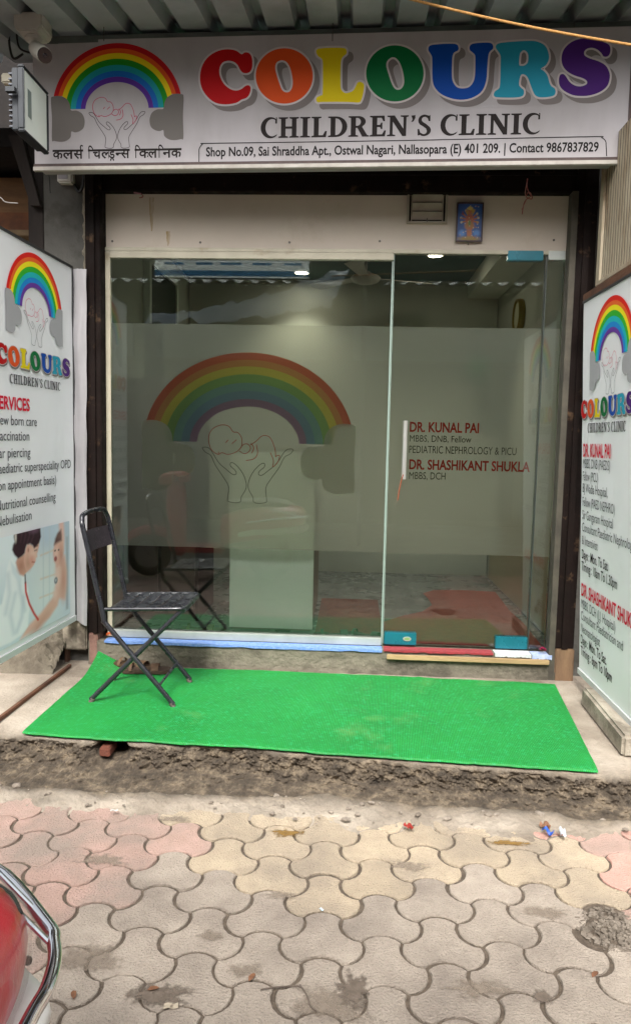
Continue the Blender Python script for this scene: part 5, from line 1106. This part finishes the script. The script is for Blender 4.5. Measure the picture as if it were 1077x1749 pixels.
MB().tube([(-1.66, YC-.34, .99), (-1.72, YC-.15, 1.0), (-1.72, YC+.15, 1.0), (-1.66, YC+.34, .99)], .014, 10).build('handlebar', blkp, scooter, smooth=True)
for s in (-1, 1):
    MB().tube([(-1.74, YC+s*.2, 1.0), (-1.72, YC+s*.24, 1.16)], .005, 8).build('mirror_stem', blkp, scooter)
    MB().lathe([(.001, -.01), (.05, -.008), (.052, .004), (.001, .006)], T(-1.72, YC+s*.25, 1.2) @ Matrix.Rotation(math.pi/2, 4, 'Y'), 20).build('mirror', blkp, scooter, smooth=True)
MB().tube([(-1.1, YC+.12, .30), (-1.16, YC+.24, .01)], .01, 8).build('stand', mat('stand_grey', '#4a4a4c', rough=.5, metal=.5), scooter)
MB().box((-1.25, YC-.12, .2), (-.72, YC+.12, .42)).build('engine_case', mat('engine_grey', '#55585c', rough=.5, metal=.5), scooter, bevel=.03)
MB().lathe([(.001, 0), (.035, .01), (.04, .2), (.03, .42), (.001, .43)], T(-.55, YC-.17, .27) @ Matrix.Rotation(-math.pi/2, 4, 'Y'), 16).build('exhaust', mat('engine_grey', '#55585c'), scooter, smooth=True)
# ================================================================== LITTER
def scrap(nm, x, y, w_, h_, rz, col, label, z=.012, fold=.006):
    p = onZ(x, y, z); M = T(p.x, p.y, z) @ Matrix.Rotation(rz, 4, 'Z')
    o = MB().grid(6, 4, lambda s, t: M @ Vector((w_*(s-.5), h_*(t-.5), fold*math.sin(s*7)+.5*fold*math.sin(t*6+s*4)))).build(nm, mat('scrap_'+col, col, rough=.45)); return tag(o, label, 'litter')
scrap('wrapper', 697, 1411, .022, .034, .5, '#8f2c24', 'small red wrapper on the rubble at the platform foot', .022)
scrap('wrapper', 935, 1420, .04, .022, -.5, '#1f4ea8', 'crumpled blue foil wrapper beside a white paper slip', .022, .010)
scrap('paper_slip', 960, 1421, .02, .055, -.15, '#c9ced2', 'white paper slip lying against the rubble edge', .024)
scrap('wrapper', 930, 1410, .03, .03, .7, '#7d5a44', 'brown wrapper scrap just behind the blue foil wrapper', .022, .01)
scrap('paper_scrap', 292, 1718, .035, .018, .2, '#a99c88', 'dull paper scrap in a muddy paver joint', .004, .002)
scrap('foil_scrap', 549, 1553, .014, .008, -.4, '#b9ccd6', 'tiny silver-blue foil scrap on a buff paver', .006, .002)
scrap('stone_chip', 195, 1384, .028, .012, .3, '#b0aca6', 'pale flat chip at the edge of the mortar', .020, .002)
twm = mat('twig', '#5c5148', rough=.9)
for pts, lb_ in ((((445, 1690), (470, 1686), (505, 1684), (514, 1686)), 'thin bent twig lying across a paver joint'), (((512, 1682), (524, 1700), (530, 1718), (540, 1727)), 'thin pale stalk hanging off the bent twig')):
    tag(MB().tube(catmull([onZ(*p, .005) for p in pts], 4, False), .0018, 6).build('twig', twm, smooth=True), lb_, 'twig')
lfm = mat('dead_leaf', '#7c5236', '#5e3f2b', rough=.8, scale=40)
for x, y, rz, lb_ in ((262, 1690, .3, 'small brown leaf near the muddy joint'), (430, 1670, 1.2, 'curled brown leaf at the joint left of the twig'), (126, 1700, 2., 'brown leaf flake on the pinkish paver near the scooter guard'), (1015, 1665, .8, 'brown leaf in the joint at the rose pavers')):
    p = onZ(x, y, .004); M = T(p.x, p.y, .005) @ Matrix.Rotation(rz, 4, 'Z')
    pts = [M @ Vector(q) for q in ((-.016, 0, 0), (-.006, .007, .004), (.008, .006, .003), (.016, 0, .001), (.007, -.007, .004), (-.007, -.006, .003))]
    tag(MB().add(pts, [tuple(range(6))]).build('dead_leaf', lfm), lb_, 'leaf')
# mud smears trodden into the joints
def feathered(name, c1, c2, top=.88):
    M = mat(name, c1, c2, rough=.95, scale=40, bump=.6, bscale=150); t = M.node_tree; N = t.nodes; K = t.links
    at = N.new('ShaderNodeAttribute'); at.attribute_name = 'edge'; n = N.new('ShaderNodeTexNoise'); n.inputs['Scale'].default_value = 60; n.inputs['Detail'].default_value = 8
    g = N.new('ShaderNodeNewGeometry'); K.new(g.outputs['Position'], n.inputs['Vector'])
    a = N.new('ShaderNodeMath'); a.operation = 'ADD'; K.new(at.outputs['Fac'], a.inputs[0]); K.new(n.outputs[0], a.inputs[1])
    r = N.new('ShaderNodeMapRange'); r.inputs[1].default_value = .78; r.inputs[2].default_value = 1.12; r.inputs[4].default_value = top; K.new(a.outputs[0], r.inputs[0]); K.new(r.outputs[0], N['Principled BSDF'].inputs['Alpha']); return M
mudm = feathered('mud', '#73665a', '#5d5247')
mush = feathered('ochre_mud', '#8a6a30', '#6f5428')
damp = feathered('damp_dust', '#8f8172', '#7f7264', .6)
def smear(x, y, rx, ry, mt, label, sd, z=.0034):
    p = onZ(x, y, 0); nr, na = 10, 40; vs = [(p.x, p.y, z)]; ed = [1.]
    for i in range(1, nr+1):
        for k in range(na):
            a = 2*math.pi*k/na; f = (1+.45*fbm(math.cos(a)*1.6+sd, math.sin(a)*1.6, 2.))*i/nr; vs.append((p.x+rx*f*math.cos(a), p.y+ry*f*math.sin(a), z)); ed.append(1-i/nr)
    fs = [(0, 1+k, 1+(k+1) % na) for k in range(na)]+[(1+i*na+k, 1+(i+1)*na+k, 1+(i+1)*na+(k+1) % na, 1+i*na+(k+1) % na) for i in range(nr-1) for k in range(na)]
    o = MB().add(vs, fs).build('mud_patch', mt); at = o.data.attributes.new('edge', 'FLOAT', 'POINT'); at.data.foreach_set('value', ed); o['kind'] = 'stuff'; o['label'] = label; return o
for k, (x, y, rx, ry) in enumerate(((150, 1640, .16, .07), (360, 1600, .06, .03), (420, 1660, .07, .04), (560, 1720, .15, .08), (700, 1480, .1, .04), (820, 1690, .12, .05), (180, 1470, .12, .05), (930, 1560, .1, .05), (480, 1530, .08, .03), (300, 1400, .1, .03))):
    smear(x, y, rx, ry, damp, 'patch of trodden dust on the paving blocks', 20+k, .0030)['group'] = 'dust patches on the paving'
for a in ((272, 1700, .11, .06, mudm, 'dark mud filling a joint beside the brown leaf', 1), (605, 1690, .06, .10, mudm, 'dark mud trodden into the joint right of the twig', 5), (925, 1705, .045, .034, mudm, 'dark wet patch on a buff paver', 9), (488, 1424, .085, .04, mush, 'ochre mud puddle on the yellow pavers', 3), (870, 1441, .10, .025, mush, 'thin ochre mud streak by the platform foot', 7)): smear(*a)
# ================================================================== ACROSS THE STREET (seen in the glass)
ob = thing('opposite_building', (0, -8, 0), 'low drab shop row across the street, behind the photographer', 'building')
obw = mat('drab_wall', '#6d675c', '#565147', rough=.95, scale=2, bump=.3)
MB().box((-9, -9.4, -.01), (9, -8.6, 4.6)).build('wall', obw, ob)
for x in (-5.2, -1.9, 1.4, 4.7):
    f = MB().box((x-1.3, -8.598, .1), (x+1.3, -8.56, 2.7)).build('shop_opening', mat('shop_dark', '#2a2622', '#1c1917', rough=.9, scale=3), ob)  # solid dark panel, its colour standing in for the shaded shop interior
    MB().box((x-1.45, -8.57, 2.75), (x+1.45, -8.5, 3.3)).build('shop_signboard', mat('faded_sign', '#7f8a92', '#6a7076', rough=.7, scale=2), ob)
oa = thing('opposite_awning', (0, -6.2, 3.5), 'grey corrugated awning across the street', 'awning')
mb = MB(); n = 260
mb.grid(n, 2, lambda s, t: (-4.2+8.4*s, -5.7-2.85*t, 3.43+.55*t+.025*math.sin(2*math.pi*(-4.2+8.4*s)/.21)))
mb.build('sheet', mat('dull_sheet', '#5b6062', '#4d5254', rough=.75, scale=3), oa, smooth='all')
for x in (-4.1, 0.1, 4.1): MB().tube([(x, -5.85, 0), (x, -5.85, 3.43)], .03, 10).build('post', mat('post_grey', '#55585a', rough=.6), oa)
bn = thing('banner', (-1.9, -5.68, 3.7), 'white printed banner with a blue lower border on the awning across the street', 'banner')
BF = Fr((-3.1, -5.66, 3.69), (1, 0, 0), (0, 0, 1))
BF2 = Fr((-.62, -5.66, 3.46), (-1, 0, 0), (0, 0, 1))
def cloth_material(nm, col, col2):
    M = mat(nm, col, col2, rough=.5, scale=3, bump=.3, bscale=5); t = M.node_tree; N = t.nodes; K = t.links
    tl = N.new('ShaderNodeBsdfTranslucent'); tl.inputs[0].default_value = L(col); mx = N.new('ShaderNodeMixShader'); mx.inputs[0].default_value = .5
    K.new(N['Principled BSDF'].outputs[0], mx.inputs[1]); K.new(tl.outputs[0], mx.inputs[2]); K.new(mx.outputs[0], N['Material Output'].inputs[0]); return M
tarpm = cloth_material('tarpaulin', '#c3ccd8', '#aab6c6')
MB().add([BF2(0, 0, .004), BF2(2.0, 0, .004), BF2(2.0, .7, .004), BF2(0, .7, .004)], [(0, 1, 2, 3)]).build('cloth', cloth_material('banner_cloth', '#dfe3e2', '#d5dad9'), bn)
MB().add([BF2(0, .02, .006), BF2(2.0, .02, .006), BF2(2.0, .09, .006), BF2(0, .09, .006)], [(0, 1, 2, 3)]).build('blue_border', cloth_material('banner_blue_cloth', '#5b93c4', '#4f86b8'), bn)
for k in range(4):
    for j in range(5): MB().add([BF2(.1+.38*j, .16+.1*k, .006), BF2(.1+.38*j+.22+.03*((j+k) % 3), .16+.1*k, .006), BF2(.1+.38*j+.22+.03*((j+k) % 3), .19+.1*k, .006), BF2(.1+.38*j, .19+.1*k, .006)], [(0, 1, 2, 3)]).build('print_bar', MATS['banner_blue_cloth'], bn)
tag(MB().grid(40, 20, lambda s, t: (-2.5+2.2*s+.2*t*s, -4.75-.5*t, 2.72+.22*s+t*(.12+.42*s)-.06*math.sin(math.pi*s)+.12*abs(fbm(s*6, t*3))+.05*fbm(s*14, t*6))).build('tarpaulin', tarpm, smooth='all'), 'pale blue plastic tarpaulin strung under the far awning', 'tarpaulin')
tag(MB().tube([(-.3, -4.75, 3.30), (1.6, -5.5, 3.55)], .008, 6).build('tie_rope', ropem), 'thin rope holding the tarpaulin across the street', 'rope')
